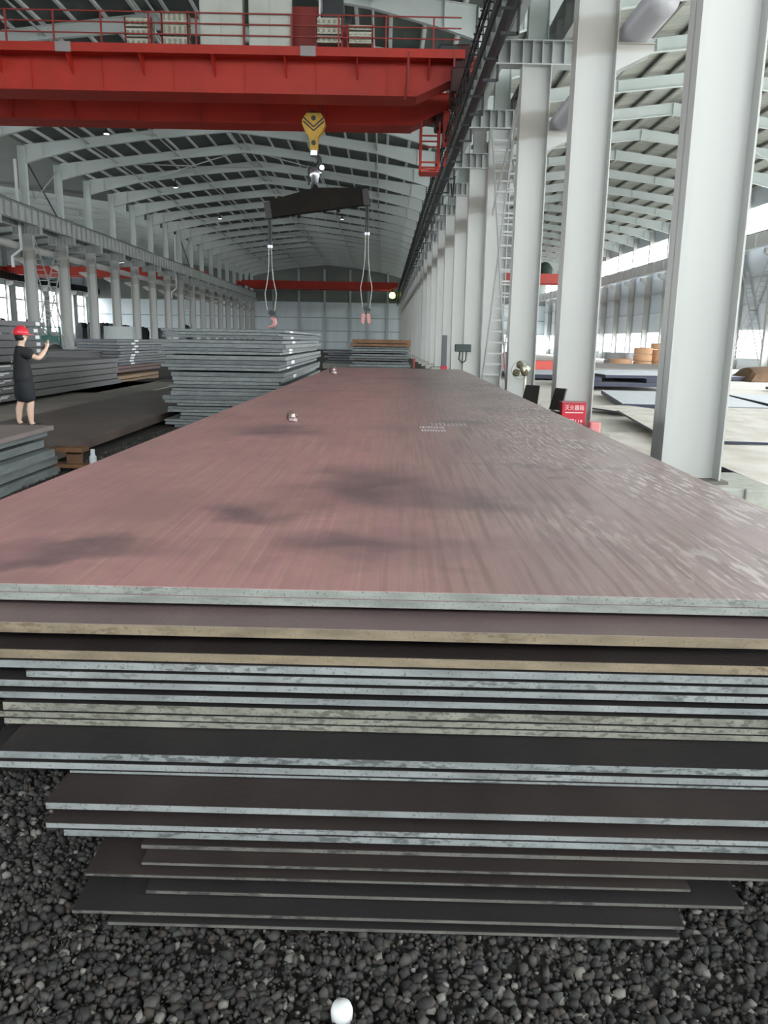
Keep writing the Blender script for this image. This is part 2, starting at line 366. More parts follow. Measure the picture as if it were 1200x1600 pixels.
# purlins, running the length of the hall
def purlins(x0, x1, n, phrase, group, ya, pm):
    xm = (x0+x1)/2; first = None
    for i in range(n):
        x = x0+.7+(x1-x0-1.4)*i/(n-1)
        z = 14.35+1.7*(1-abs(x-xm)/(xm-x0))
        if first is None:
            b = MB(); b.box(-.012, .012, ya, PY1-.3, -.2, 0); b.box(-.09, .0, ya, PY1-.3, -.012, 0); b.box(-.05, .09, ya, PY1-.3, -.2, -.188)
            first = b.build('roof_purlin', pm); first.location = (x, 0, z)
            tag(first, 'thin roof purlin under the %s roof, first from the left' % phrase, 'purlin', group)
        else:
            o = first.copy(); COL.objects.link(o); o.location = (x, 0, z); o['label'] = 'thin roof purlin under the %s roof, %s from the left' % (phrase, ORD[i])
purlins(-24.7, 3.65, 20, 'main bay', 'purlins of the main bay', 20, mat('purlin_paint', (.75, .80, .78), .5))
purlins(3.75, RX, 18, 'right bay', 'purlins of the right bay', 26, mat('backlit_purlin_tone', (.20, .20, .18), .6))  # right bay purlins coloured darker to look backlit against the sheets
# longitudinal ties and diagonal rods
TIEX = [(-20.0, 'over the left columns side'), (-15.4, 'left of the ridge'), (-10.7, 'below the ridge'), (-10.1, 'just right of its twin'), (-5.2, 'right of the ridge'), (-.6, 'over the long plate stack')]
for x, ph in TIEX:
    z = 14.15+1.7*(1-abs(x+10.5)/14.2)-.42
    tag(MB().tube([(x, 21.5, z), (x, 153, z)], .05, 8).build('tie_tube', PAINT, origin=(x, 21.5, z)), 'long grey tie tube running lengthwise under the main roof, %s' % ph, 'tie bar', 'roof tie tubes')
for k, (xa, ya, xb, yb) in enumerate(((-19.5, 63.5, -10.8, 69.5), (-10.8, 63.5, -19.5, 69.5), (-9.9, 63.5, -1, 69.5), (-1, 45.5, -6.5, 51.5), (-9.9, 105.5, -1, 111.5), (-19.5, 105.5, -10.8, 111.5))):
    za, zb = [14.15+1.7*(1-abs(x+10.5)/14.2)-.5 for x in (xa, xb)]
    tag(MB().tube([(xa, ya, za), (xb, yb, zb)], .045, 8).build('brace_rod', PAINT, origin=(xa, ya, za)),
        ['long thin diagonal roof rod left of the ridge, rising away to the right', 'long thin diagonal roof rod left of the ridge, crossing the first', 'thin diagonal roof rod right of the ridge behind the spreader beam',
         'thin diagonal roof rod nearest the red crane', 'small far diagonal roof rod right of the ridge', 'small far diagonal roof rod left of the ridge'][k], 'brace rod', 'diagonal roof rods')
o = MB().tube([(20, 51.5, 14.6), (26, 57.5, 14.0)], .05, 8).build('brace_rod', PAINT, origin=(20, 51.5, 14.6)); tag(o, 'pale diagonal roof rod seen between the two nearest columns', 'brace rod', 'diagonal roof rods')

# ------------------------------------------------------------------ columns
def make_column(side, label, group):
    """origin: centre of the shaft at floor level. side=+1: right row"""
    root = empty('steel_column', (0, 0, 0), label, 'column', group)
    b = MB(); hw = .36; fd = .2
    b.box(-hw, hw, -.011, .011, .33, 8.57)
    for s in (-1, 1): b.box(s*hw-(.022 if s > 0 else 0), s*hw+(.022 if s < 0 else 0), -fd, fd, .33, 8.57)
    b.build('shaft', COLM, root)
    MB().box(-hw-.07, hw+.07, -.27, .27, .30, .335).build('base_plate', mat('dirty_base_steel', (.14, .13, .11), .8), root)
    b = MB(); b.box(-hw-.24, hw+.2, -.5, .42, -.05, .30); b.build('pedestal', CONC, root, bevel=.015)
    # cross bracket carrying the crane runways
    b = MB()
    b.box(-.98, .98, -.012, .012, 8.59, 9.10)
    for z in (8.57, 9.10): b.box(-1.02, 1.02, -.2, .2, z, z+.025)
    for x in (-.95, -.66, -.36, -.12, .12, .36, .66, .95): b.box(x-.01, x+.01, -.19, .19, 8.59, 9.1)
    b.build('bracket', PAINT, root)
    b = MB()
    b.box(-.24, .24, -.01, .01, 9.13, 14.3)
    for s in (-1, 1): b.box(s*.24-.01, s*.24+.01, -.15, .15, 9.13, 14.3)
    b.build('upper_shaft', ROOFST, root)
    b = MB(); t = side
    for yy in (-.16, .16):
        b.prism([(t*.36, 7.05), (t*1.0, 7.05), (t*1.0, 6.93), (t*.36, 6.62)], yy-.008, yy+.008, 'xz')
    b.box(min(t*.36, t*1.02), max(t*.36, t*1.02), -.2, .2, 7.05, 7.07)
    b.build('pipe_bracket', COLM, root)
    return root
RXC = 3.68; LXC = -24.56
GRC = 'white columns of the right row'; GLC = 'grey columns of the left row'
c0 = make_column(1, 'white H-section steel column nearest the camera, on a concrete block at the right', GRC); c0.location = (RXC, FR[0], FZ)
special = {1: 'white steel column with the red extinguisher box at its foot', 2: 'white steel column behind the yellow pedestal fan', 3: 'white steel column just beyond the rungs of the laced brace in the right row',
           4: 'white steel column with a black hose reel on it, fifth in the right row', 5: 'white steel column beside the tall dark grey post, sixth in the right row'}
for k in range(1, 25):
    dup(c0, (RXC, FR[k], FZ), special.get(k, 'white H-section column of the right row, %s from the camera' % ORD[k]))
cl = make_column(-1, 'grey H-section column of the left row, leftmost and partly outside the view', GLC); cl.location = (LXC, FR[7], FZ)
specl = {8: 'grey column of the left row with a white drainpipe, left of the crossed laced braces', 9: 'grey column of the left row, just right of the crossed laced braces'}
for k in range(8, 25):
    dup(cl, (LXC, FR[k], FZ), specl.get(k, 'grey H-section column of the left row, %s from the left edge of the view' % ORD[k-7]))
# concrete block beside the nearest column
tag(MB().box(4.2, 4.62, 8.95, 10.2, FZ, .10).build('concrete_block', CONC, bevel=.02), 'pale concrete block against the foot of the nearest white column', 'concrete block')

# columns of the outer walls
def wall_column(label, group, x, y, s):
    root = empty('wall_column', (x, y, FZ), label, 'column', group)
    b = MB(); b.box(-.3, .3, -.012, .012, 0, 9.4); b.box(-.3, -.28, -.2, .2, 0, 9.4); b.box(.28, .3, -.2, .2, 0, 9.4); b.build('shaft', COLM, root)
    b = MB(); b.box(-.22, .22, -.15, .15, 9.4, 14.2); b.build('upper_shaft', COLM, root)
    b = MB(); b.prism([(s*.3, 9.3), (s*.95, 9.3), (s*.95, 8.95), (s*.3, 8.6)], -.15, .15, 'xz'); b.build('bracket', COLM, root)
    return root
wr = wall_column('white column on the right outer wall, nearest of those in view', 'columns on the right outer wall', RX-.35, FR[8], -1)
for i, k in enumerate(range(9, 24)): dup(wr, (RX-.35, FR[k], FZ), 'white column on the right outer wall, %s of those in view' % ORD[i+1])
wl = wall_column('grey column on the far left outer wall, nearest of those in view', 'columns on the left outer wall', LX+.35, FR[17], 1)
for i, k in enumerate(range(18, 24)): dup(wl, (LX+.35, FR[k], FZ), 'grey column on the far left outer wall, %s of those in view' % ORD[i+1])
# gable posts on the far wall
gp = None
for i, x in enumerate((-20.6, -15.8, -11.0, -6.2, -2.8, 0.8)):
    if gp is None:
        b = MB(); b.box(-.2, .2, -.1, .1, 0, 14.6); gp = b.build('gable_post', mat('pale_post', (.42, .47, .48), .5)); gp.location = (x, Y1, FZ)
        tag(gp, 'thin post on the far gable wall, first from the left', 'post', 'posts on the far gable wall')
    else:
        o = gp.copy(); COL.objects.link(o); o.location = (x, Y1, FZ); o['label'] = 'thin post on the far gable wall, %s from the left' % ORD[i]

# ------------------------------------------------------------------ crane runways
def runway(x, label, ya, yb=153.2, stiff=1.0, depth=.86, z0=8.93, m=None):
    root = empty('crane_runway', (x, ya, z0), label, 'crane beam')
    b = MB(); z1 = z0+depth
    b.box(x-.01, x+.01, ya, yb, z0, z1); b.box(x-.19, x+.19, ya, yb, z0, z0+.025); b.box(x-.22, x+.22, ya, yb, z1, z1+.03)
    y = ya+.4
    while y < yb: b.box(x-.15, x+.15, y-.012, y+.012, z0+.02, z1); y += stiff
    b.build('beam', m or PAINT, root, origin=(x, ya, z0))
    b = MB(); b.box(x-.035, x+.035, ya, yb, z1+.03, z1+.16); b.build('rail', DARK, root, origin=(x, ya, z0))
    return root
runway(2.90, 'grey crane runway beam on the right columns, main bay side', 14)
runway(4.46, 'pale crane runway beam on the right columns, right bay side', 14)
runway(-23.80, 'pale ribbed crane runway beam crossing in front of the left columns', 44, depth=1.0)
runway(-25.3, 'dim crane runway beam behind the left columns', 44)
runway(RX-1.15, 'pale crane runway beam under the bright clerestory of the right wall', 50, z0=9.3, depth=1.05, stiff=3, m=mat('bright_beam_paint', (.8, .82, .83), .5))
runway(LX+1.15, 'dark crane runway beam on the far left outer wall', 90, z0=9.15, m=DARK)
# large ventilation pipes along the rows
tag(MB().tube([(4.42, 14.2, 7.14), (4.42, 153, 7.14)], .27, 24).build('duct_pipe', mat('grey_pipe_paint', (.30, .30, .315), .35), origin=(4.42, 14.2, 7.14), smooth=True), 'large round grey pipe resting on the brackets of the right columns', 'pipe')
tag(MB().tube([(-25.5, 40, 7.7), (-25.5, 153, 7.7)], .25, 16).build('duct_pipe', mat('pale_pipe_paint', (.55, .55, .53), .4), origin=(-25.5, 40, 7.7), smooth=True), 'long pale pipe running behind the left columns', 'pipe')
# conductor line hung under the walkway on the right
root = empty('conductor_line', (2.4, 14, 8.8), 'long dark crane conductor line with hangers along the right runway beam', 'conductor line')
b = MB()
for (x, z) in ((2.28, 9.45), (2.28, 9.2), (2.42, 8.95), (2.42, 9.6), (2.28, 8.72), (2.55, 9.3), (2.55, 9.55)): b.bar((x, 14, z), (x, 153, z), .05)
b.box(2.66, 2.70, 14, 153, 8.5, 9.15); b.build('conductor_bars', DARK, root, origin=(2.4, 14, 8.8))
b = MB()
for y in np.arange(15, 153, .5): b.bar((2.2, y, 9.42), (2.5, y, 9.42), .03)
for y in np.arange(15, 153, 1.0): b.bar((2.28, y, 8.72), (2.28, y, 9.62), .03)
tag(b.build('spacer_rungs', DARK, root, origin=(2.4, 14, 8.8)), kind='stuff')
for y in np.arange(15.3, 153, 3.05):
    b = MB(); b.bar((2.72, y, 8.0), (2.72, y, 8.95), .06); b.bar((2.36, y, 8.02), (2.72, y, 8.02), .06); b.bar((2.36, y, 8.5), (2.72, y, 8.5), .05)
    b.build('hanger', DARK, root, origin=(2.4, 14, 8.8))
b = MB().tube([(2.7, 33+i*.2, 8.0-.6*math.sin(math.pi*i/8)) for i in range(9)], .04, 8)
b.build('cable_loop', DARK, root, origin=(2.4, 14, 8.8))

# laced cross braces between columns (two angles joined by rungs)
def laced_brace(xa, xb, y0, y1, z0, z1, label, m, group='laced cross braces'):
    root = empty('laced_brace', ((xa+xb)/2, (y0+y1)/2, z0), label, 'brace', group); og = tuple(root.location)
    for (ya, yb) in ((y0, y1), (y1, y0)):
        b = MB()
        for x in (xa, xb): b.bar((x, ya, z0), (x, yb, z1), .035, .13)
        n = int(math.hypot(y1-y0, z1-z0)/.42)
        for i in range(1, n):
            t = i/n; b.bar((xa, ya+(yb-ya)*t, z0+(z1-z0)*t), (xb, ya+(yb-ya)*t, z0+(z1-z0)*t), .05)
        b.build('laced_strut', m, root, origin=og)
    return root
GP = mat('grey_brace_paint', (.42, .44, .44), .5)
laced_brace(3.38, 3.98, 21.7, 27.3, .3, 8.3, 'pale crossed laced brace with rungs between the third and fourth columns of the right row', GP)
laced_brace(3.38, 3.98, 69.7, 75.3, .3, 8.3, 'small far crossed laced brace with rungs in the right row', GP)
laced_brace(-24.9, -24.25, 57.7, 63.3, .3, 8.3, 'crossed laced brace between the left columns above the green machine', GP)
laced_brace(-24.9, -24.25, 99.7, 105.3, .3, 8.3, 'small far crossed laced brace between the left columns', GP)
laced_brace(RX-.65, RX-.1, 63.7, 69.3, .3, 8.9, 'pale crossed laced brace on the right outer wall beside the nearest column', PAINT)
for (ya, yb, ph) in ((57.6, 63.4, 'above the runway beam at the left, rising away'), (99.6, 105.4, 'above the runway beam at the far left')):
    root = empty('cross_brace', (LXC, (ya+yb)/2, 10), 'thin crossed rods %s' % ph, 'brace', 'upper cross braces')
    MB().tube([(LXC, ya, 10), (LXC, yb, 13.6)], .05, 8).build('brace_rod', PAINT, root, origin=(LXC, (ya+yb)/2, 10))
    MB().tube([(LXC, yb, 10), (LXC, ya, 13.6)], .05, 8).build('brace_rod', DARK, root, origin=(LXC, (ya+yb)/2, 10))
for y, ph in ((FR[8]-.3, 'at the left'), (FR[15]-.3, 'far down the left row')):
    b = MB().tube([(-24.95, y, 13.2), (-24.95, y, 8.9), (-24.95, y, 7.4), (-25.5, y-.2, 6.9), (-25.5, y-.2, 6.2)], .1, 10)
    tag(b.build('drainpipe', mat('white_pipe', (.7, .72, .7), .4), origin=(-24.95, y, 6.2)), 'white drainpipe with an elbow on a column %s' % ph, 'pipe', 'white drainpipes')
# diagonal white brace above the rungs on the right
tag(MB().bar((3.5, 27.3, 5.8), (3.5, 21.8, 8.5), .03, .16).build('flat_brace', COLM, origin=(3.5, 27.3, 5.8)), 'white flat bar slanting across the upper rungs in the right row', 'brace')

# ------------------------------------------------------------------ overhead cranes
def crane(x0, x1, y, label, full=True, m=RED, group='red overhead cranes'):
    root = empty('overhead_crane', ((x0+x1)/2, y+2, 10), label, 'crane', group); og = tuple(root.location)
    ends = (x0+1.9, x1-1.9)
    for k, yy in enumerate((y+.75, y+4.5)):
        b = MB(); poly = [(x0+.5, 10.95), (x0+.5, 10.45), (ends[0], 9.82), (ends[1], 9.82), (x1-.5, 10.45), (x1-.5, 10.95)]
        b.prism(poly, yy, yy+1.05, 'xz')
        for zz, w_ in ((10.95, .12),): b.box(x0+.5, x1-.5, yy-w_, yy+1.05+w_, zz, zz+.03)
        b.bar((ends[0], yy+.5, 9.81), (ends[1], yy+.5, 9.81), 1.2, .03)
        if full:
            x = x0+2.2
            while x < x1-2: b.box(x-.01, x+.01, yy-.06, yy, 9.84, 10.95); x += 2.4
        b.build('girder', m, root, origin=og)
    for xx in (x0, x1):
        b = MB(); b.box(xx-.2, xx+.2, y-.1, y+5.9, 10.25, 10.8); b.build('end_carriage', m, root, origin=og)
        for yy in (y+.3, y+5.5):
            MB().lathe((xx, yy, 10.36), [(.02, -.09), (.27, -.09), (.27, .09), (.02, .09)], 18, axis='x').build('wheel', DARK, root, origin=og)
    if full:
        b = MB(); b.box(x0+.4, x1-.35, y, y+.75, 10.88, 10.95); b.box(x0+.4, x1-.35, y-.02, y+.0, 10.78, 11.05)
        x = x0+1.2
        while x < x1-1: b.prism([(y, 10.88), (y+.75, 10.88), (y+.75, 10.3)], x-.02, x+.02, 'yz'); x += 2.4
        b.build('walkway', m, root, origin=og)
        b = MB()
        for z in (11.35, 11.68, 12.0): b.bar((x0+.5, y+.03, z), (x1-.5, y+.03, z), .035, .035)
        x = x0+.5
        while x < x1-.4: b.bar((x, y+.03, 10.95), (x, y+.03, 12.0), .05); x += 1.55
        b.build('handrail', REDD, root, origin=og)
        WC = mat('cabinet_grey_white', (.52, .55, .50), .5, 0, (.46, .48, .43), 1.5)
        RS = mat('resistor_box_grille', (.55, .55, .46), .6, 0, (.38, .38, .31), 9, (1, 1, 3))
        for (xa, xb, zt) in ((-6.15, -4.75, 13.25), (-4.55, -3.18, 12.75)):
            c_ = MB().box(xa, xb, y+.12, y+.65, 10.95, zt).build('electrical_cabinet', WC, root, origin=og, bevel=.02)
            MB().box(xa+.06, (xa+xb)/2-.02, y+.1, y+.12, 11.05, zt-.1).box((xa+xb)/2+.02, xb-.06, y+.1, y+.12, 11.05, zt-.1).build('cabinet_door', WC, c_, origin=og)
        for (xa, xb, za, zt) in ((-8.6, -7.75, 10.98, 11.88), (-7.4, -6.55, 10.98, 12.1), (-2.35, -1.5, 11.2, 12.0), (-1.3, -.5, 11.2, 11.8)):
            b = MB(); n = 3; hh = (zt-za)/n
            for i in range(n): b.box(xa, xb, y+.15, y+.6, za+i*hh+.03, za+(i+1)*hh-.03, 0)
            for i in range(n):
                for j in range(5):
                    xx = xa+.08+(xb-xa-.16)*j/4; b.box(xx-.04, xx+.04, y+.13, y+.15, za+i*hh+.08, za+(i+1)*hh-.1, 1)
            for xx in (xa, xb): b.box(xx-.03, xx+.03, y+.15, y+.2, 10.95, zt, 2)
            b.build('resistor_box', [RS, mat('grille_slot', (.26, .25, .20), .7), REDD], root, origin=og)
        # trolley with hoist
        t = MB().box(-3.65, -1.0, y+.95, y+5.2, 11.2, 12.0).box(-3.3, -2.3, y+1.3, y+2.1, 12.0, 12.7).build('trolley', REDD, root, origin=og)
        MB().tube([(-3.5, y+2.6, 12.5), (-1.3, y+2.6, 12.5)], .45, 20).build('hoist_drum', DARK, t, origin=og, smooth=True)
        MB().box(-2.2, -1.5, y+1.0, y+2.0, 12.0, 12.9).build('motor', DARK, t, origin=og, bevel=.04)
        MB().tube([(-2.3, y+1.0, 12.0), (-2.3, y+1.0, 13.4)], .035, 8).build('pole', mat('pale_rod', (.7, .72, .7), .4), t, origin=og)
        for yy in (y+1.2, y+4.2): MB().lathe((-3.8, yy, 11.12), [(.02, -.06), (.16, -.06), (.16, .06), (.02, .06)], 14, axis='x').build('wheel', DARK, t, origin=og)
        # access cage below the right end
        b = MB(); ya, yb = y+4.2, y+5.1
        for (xx, yy) in ((1.35, ya), (2.05, ya), (1.35, yb), (2.05, yb)): b.bar((xx, yy, 8.15), (xx, yy, 9.9), .07)
        for z in (8.2, 8.45, 9.2, 9.4): b.bar((1.35, ya, z), (2.05, ya, z), .05); b.bar((1.35, yb, z), (2.05, yb, z), .05); b.bar((1.35, ya, z), (1.35, yb, z), .05)
        b.box(1.35, 2.05, ya, yb, 8.1, 8.14); b.bar((2.3, ya, 9.0), (2.3, ya, 10.3), .1, .25); b.bar((2.25, ya, 8.3), (2.6, ya, 10.2), .07)
        b.build('access_cage', m, root, origin=og)
        b = MB(); b.bar((.7, y-.03, 10.95), (.62, y+.7, 9.7), .06); b.bar((.7, y-.02, 9.75), (.7, y-.02, 10.95), .06); b.bar((2.2, y-.02, 10.0), (2.2, y-.02, 10.95), .06); b.bar((2.2, y-.02, 10.0), (2.4, y+.3, 9.3), .06)
        b.build('hanger', REDD, root, origin=og)
        for xx in (-10.6, -2.6): MB().box(xx-.25, xx+.25, y-.08, y-.02, 10.75, 11.05).build('floodlight', mat('grey_lamp_body', (.3, .27, .27), .5), root, origin=og)
        for (xa, xb, ya_, yb_, za, zb_) in ((2.2, 2.75, y+.2, y+1.1, 10.2, 11.3), (2.3, 2.8, y+2.2, y+3.4, 10.1, 10.8), (1.9, 2.4, y+4.6, y+5.6, 9.8, 10.6), (2.1, 2.6, y-.15, y+.15, 9.75, 10.5)):
            MB().box(xa, xb, ya_, yb_, za, zb_).build('drive_unit', mat('dark_red_grime', (.05, .012, .012), .6), root, origin=og, bevel=.06)
        MB().box(1.7, 2.3, y+.1, y+.7, 10.95, 11.25).build('motor', DARK, root, origin=og, bevel=.05)
    return root
CY = 28.6
crane(-23.8, 2.9, CY, 'big red double-girder overhead crane spanning the top of the view, with cabinets')
crane(-23.8, 2.9, 134, 'far small red overhead crane in front of the gable wall', False)
crane(LX+1.2, -25.3, 114, 'red overhead crane seen between the left columns in the left bay', False)
crane(4.46, RX-1.15, 112, 'faded red overhead crane seen between the columns in the right bay', False, mat('faded_red_paint', (.6, .10, .08), .6))
o = MB().lathe((22.3, 114.5, 10.98), [(.05, 0), (1.0, .05), (1.1, .8), (.6, 1.5), (.05, 1.7)], 16).build('covered_hoist', mat('green_tarp', (.05, .09, .07), .8), origin=(22.3, 114.5, 11.1)); tag(o, 'dark green covered hoist on the faded red crane of the right bay', 'hoist')

# ------------------------------------------------------------------ hook block, spreader beam, slings
HX, HY = -2.67, 31.7
YEL = mat('yellow_block_paint', (.62, .38, .04), .5, 0, (.50, .30, .03), 3)
CHR = mat('bright_swivel_steel', (.75, .78, .85), .25, .9)
root = empty('hook_block', (HX, HY, 8.8), 'yellow hook block with black chevrons hanging from the big red crane', 'hook block'); og = (HX, HY, 8.8)
cheek = [(-.40, 9.62), (-.43, 9.45), (-.34, 9.22), (-.16, 9.0), (-.14, 8.55), (.14, 8.55), (.16, 9.0), (.34, 9.22), (.43, 9.45), (.40, 9.62), (.26, 9.80), (-.26, 9.80)]
for yy in (HY-.2, HY+.17):
    c_ = MB().prism([(HX+u, v) for u, v in cheek], yy, yy+.03, 'xz').build('cheek_plate', YEL, root, origin=og)
    if yy < HY:
        for dz in (0, -.13):
            b = MB()
            for s in (-1, 1): b.prism([(HX, 9.30+dz), (HX, 9.36+dz), (HX+s*.36, 9.67+dz), (HX+s*.40, 9.63+dz)], yy-.006, yy-.001, 'xz')
            b.build('chevron', BLK, c_, origin=og)
        for z in (9.62, 8.78): MB().lathe((HX, yy-.03, z), [(.01, -.02), (.085, -.02), (.085, .03), (.01, .03)], 16, axis='y').build('pin_cap', DARK, c_, origin=og)
for dy in (-.1, 0, .1): MB().lathe((HX, HY+dy, 9.55), [(.03, -.035), (.34, -.035), (.30, 0), (.34, .035), (.03, .035)], 28, axis='y').build('sheave', DARK, root, origin=og)
for dx in (-.3, -.22, .22, .3): MB().tube([(HX+dx, HY, 9.6), (HX+dx, HY, 11.8)], .012, 6).build('hoist_rope', DARK, root, origin=og)
b = MB().tube([(HX-.02, HY, 8.55), (HX+.04, HY, 8.42), (HX+.19, HY, 8.28), (HX+.2, HY, 8.08), (HX+.05, HY, 7.93), (HX-.15, HY, 7.98), (HX-.22, HY, 8.15)], [.08, .09, .1, .12, .11, .08, .03], 12)
b.build('hook', DARK, root, origin=og, smooth=True)
MB().box(HX-.14, HX+.14, HY-.12, HY+.12, 8.35, 8.58).build('hook_crosshead', CHR, root, origin=og, bevel=.03)
root = empty('swivel_shackle', (HX, HY, 7.2), 'shiny steel swivel and shackle between the hook and the dark spreader beam', 'shackle'); og = (HX, HY, 7.2)
MB().lathe((HX+.02, HY, 7.35), [(.04, 0), (.13, .05), (.15, .25), (.19, .3), (.19, .52), (.1, .58), (.06, .7)], 18).build('swivel', CHR, root, origin=og, smooth=True)
MB().tube([(HX-.2, HY, 7.35), (HX-.2, HY, 7.9), (HX, HY, 8.1), (HX+.2, HY, 7.95)], .035, 8).build('bow', DARK, root, origin=og)
MB().tube([(HX-.05, HY, 7.4), (HX-.12, HY, 7.1), (HX-.1, HY, 6.9)], .04, 8).build('link', DARK, root, origin=og)
MB().lathe((HX+.3, HY-.05, 7.95), [(.02, -.06), (.09, -.06), (.09, .06), (.02, .06)], 12, axis='y').build('pin_nut', CHR, root, origin=og)
# spreader beam, tilted
ANG = R(8.2); SC = Vector((-2.56, HY, 6.74))
def tl(u, v): return (SC.x+u*math.cos(ANG)-v*math.sin(ANG), SC.z+u*math.sin(ANG)+v*math.cos(ANG))
SPB = mat('brown_black_paint', (.012, .010, .008), .6, 0, (.018, .014, .011), 2, spec=.1)
root = empty('spreader_beam', tuple(SC), 'dark lifting spreader beam hanging tilted under the hook', 'spreader beam'); og = tuple(SC)
top = [(-1.78, .27), (0, .50), (1.78, .27)]
MB().prism([tl(u, v) for u, v in [(-1.78, -.33), (1.78, -.33)]+top[::-1]], HY-.16, HY+.16, 'xz').build('beam', SPB, root, origin=og)
for s in (-1, 1):
    MB().prism([tl(u, v) for u, v in [(s*1.74, -.36), (s*1.98, -.36), (s*1.98, .22), (s*1.74, .22)]], HY-.2, HY+.2, 'xz').build('end_lug', BLK, root, origin=og)
    MB().prism([tl(u, v) for u, v in [(s*.75-.07, -.46), (s*.75+.07, -.46), (s*.75+.07, -.33), (s*.75-.07, -.33)]], HY-.05, HY+.05, 'xz').build('lower_lug', SPB, root, origin=og)
MB().prism([tl(u, v) for u, v in [(-.16, .45), (.16, .45), (.05, .65), (-.1, .65)]], HY-.03, HY+.03, 'xz').build('centre_lug', SPB, root, origin=og)
ROPE = mat('pale_sling_rope', (.45, .44, .40), .6)
PINK = mat('faded_pink_clamp', (.62, .28, .26), .5)
for s, ph, zb in ((-1, 'left', 2.52), (1, 'right', 2.72)):
    cx, cz = tl(s*1.86, -.36)
    root = empty('lifting_sling', (cx, HY, cz), 'double rope sling hanging from the %s end of the spreader beam' % ph, 'sling', 'slings under the spreader beam'); og = (cx, HY, cz)
    for t in (-1, 1):
        MB().tube([(cx+t*.03, HY, cz+.1), (cx+t*.05, HY, cz-1.0)], .035, 8).build('chain', DARK, root, origin=og)
        L = cz-1.0-(zb+.25)
        MB().tube([(cx+t*.05, HY, cz-1.0), (cx+t*.07, HY, cz-1.0-L*.35), (cx+t*.13, HY, cz-1.0-L*.56), (cx+t*.22, HY, cz-1.0-L*.74), (cx+t*.19, HY, cz-1.0-L*.86), (cx+t*.14, HY, zb+.25)], .016, 6).build('rope', ROPE, root, origin=og)
    for t in (-1, 1): MB().tube([(cx+t*.05, HY, cz-.95), (cx+t*.05, HY, cz-1.05)], .05, 8).build('ferrule', CHR, root, origin=og)
    root = empty('plate_clamp', (cx, HY, zb), 'pink steel plate clamp hanging at the bottom of the %s sling' % ph, 'lifting clamp', 'clamps on the slings'); og = (cx, HY, zb)
    MB().lathe((cx, HY, zb+.16), [(.02, -.05), (.1, -.05), (.1, .05), (.02, .05)], 14, axis='y').lathe((cx+.12, HY, zb+.12), [(.02, -.04), (.06, -.04), (.06, .04), (.02, .04)], 12, axis='y').build('shackle', DARK, root, origin=og)
    MB().tube([(cx+.02, HY, zb+.12), (cx, HY, zb-.05)], .05, 8).build('link', DARK, root, origin=og)
    if s < 0: MB().tube([(cx+.0, HY, zb-.02), (cx+.14, HY, zb-.1), (cx+.16, HY, zb-.24), (cx+.05, HY, zb-.36), (cx-.14, HY, zb-.40)], [.05, .08, .09, .06, .02], 10).build('jaw', PINK, root, origin=og, smooth=True)
    else:
        b = MB()
        for t in (-1, 1): b.prism([(cx+t*.03, zb-.02), (cx+t*.16, zb-.02), (cx+t*.19, zb-.34), (cx+t*.10, zb-.42), (cx+t*.05, zb-.3)], HY-.06, HY+.06, 'xz')
        b.build('jaw', PINK, root, origin=og)
    

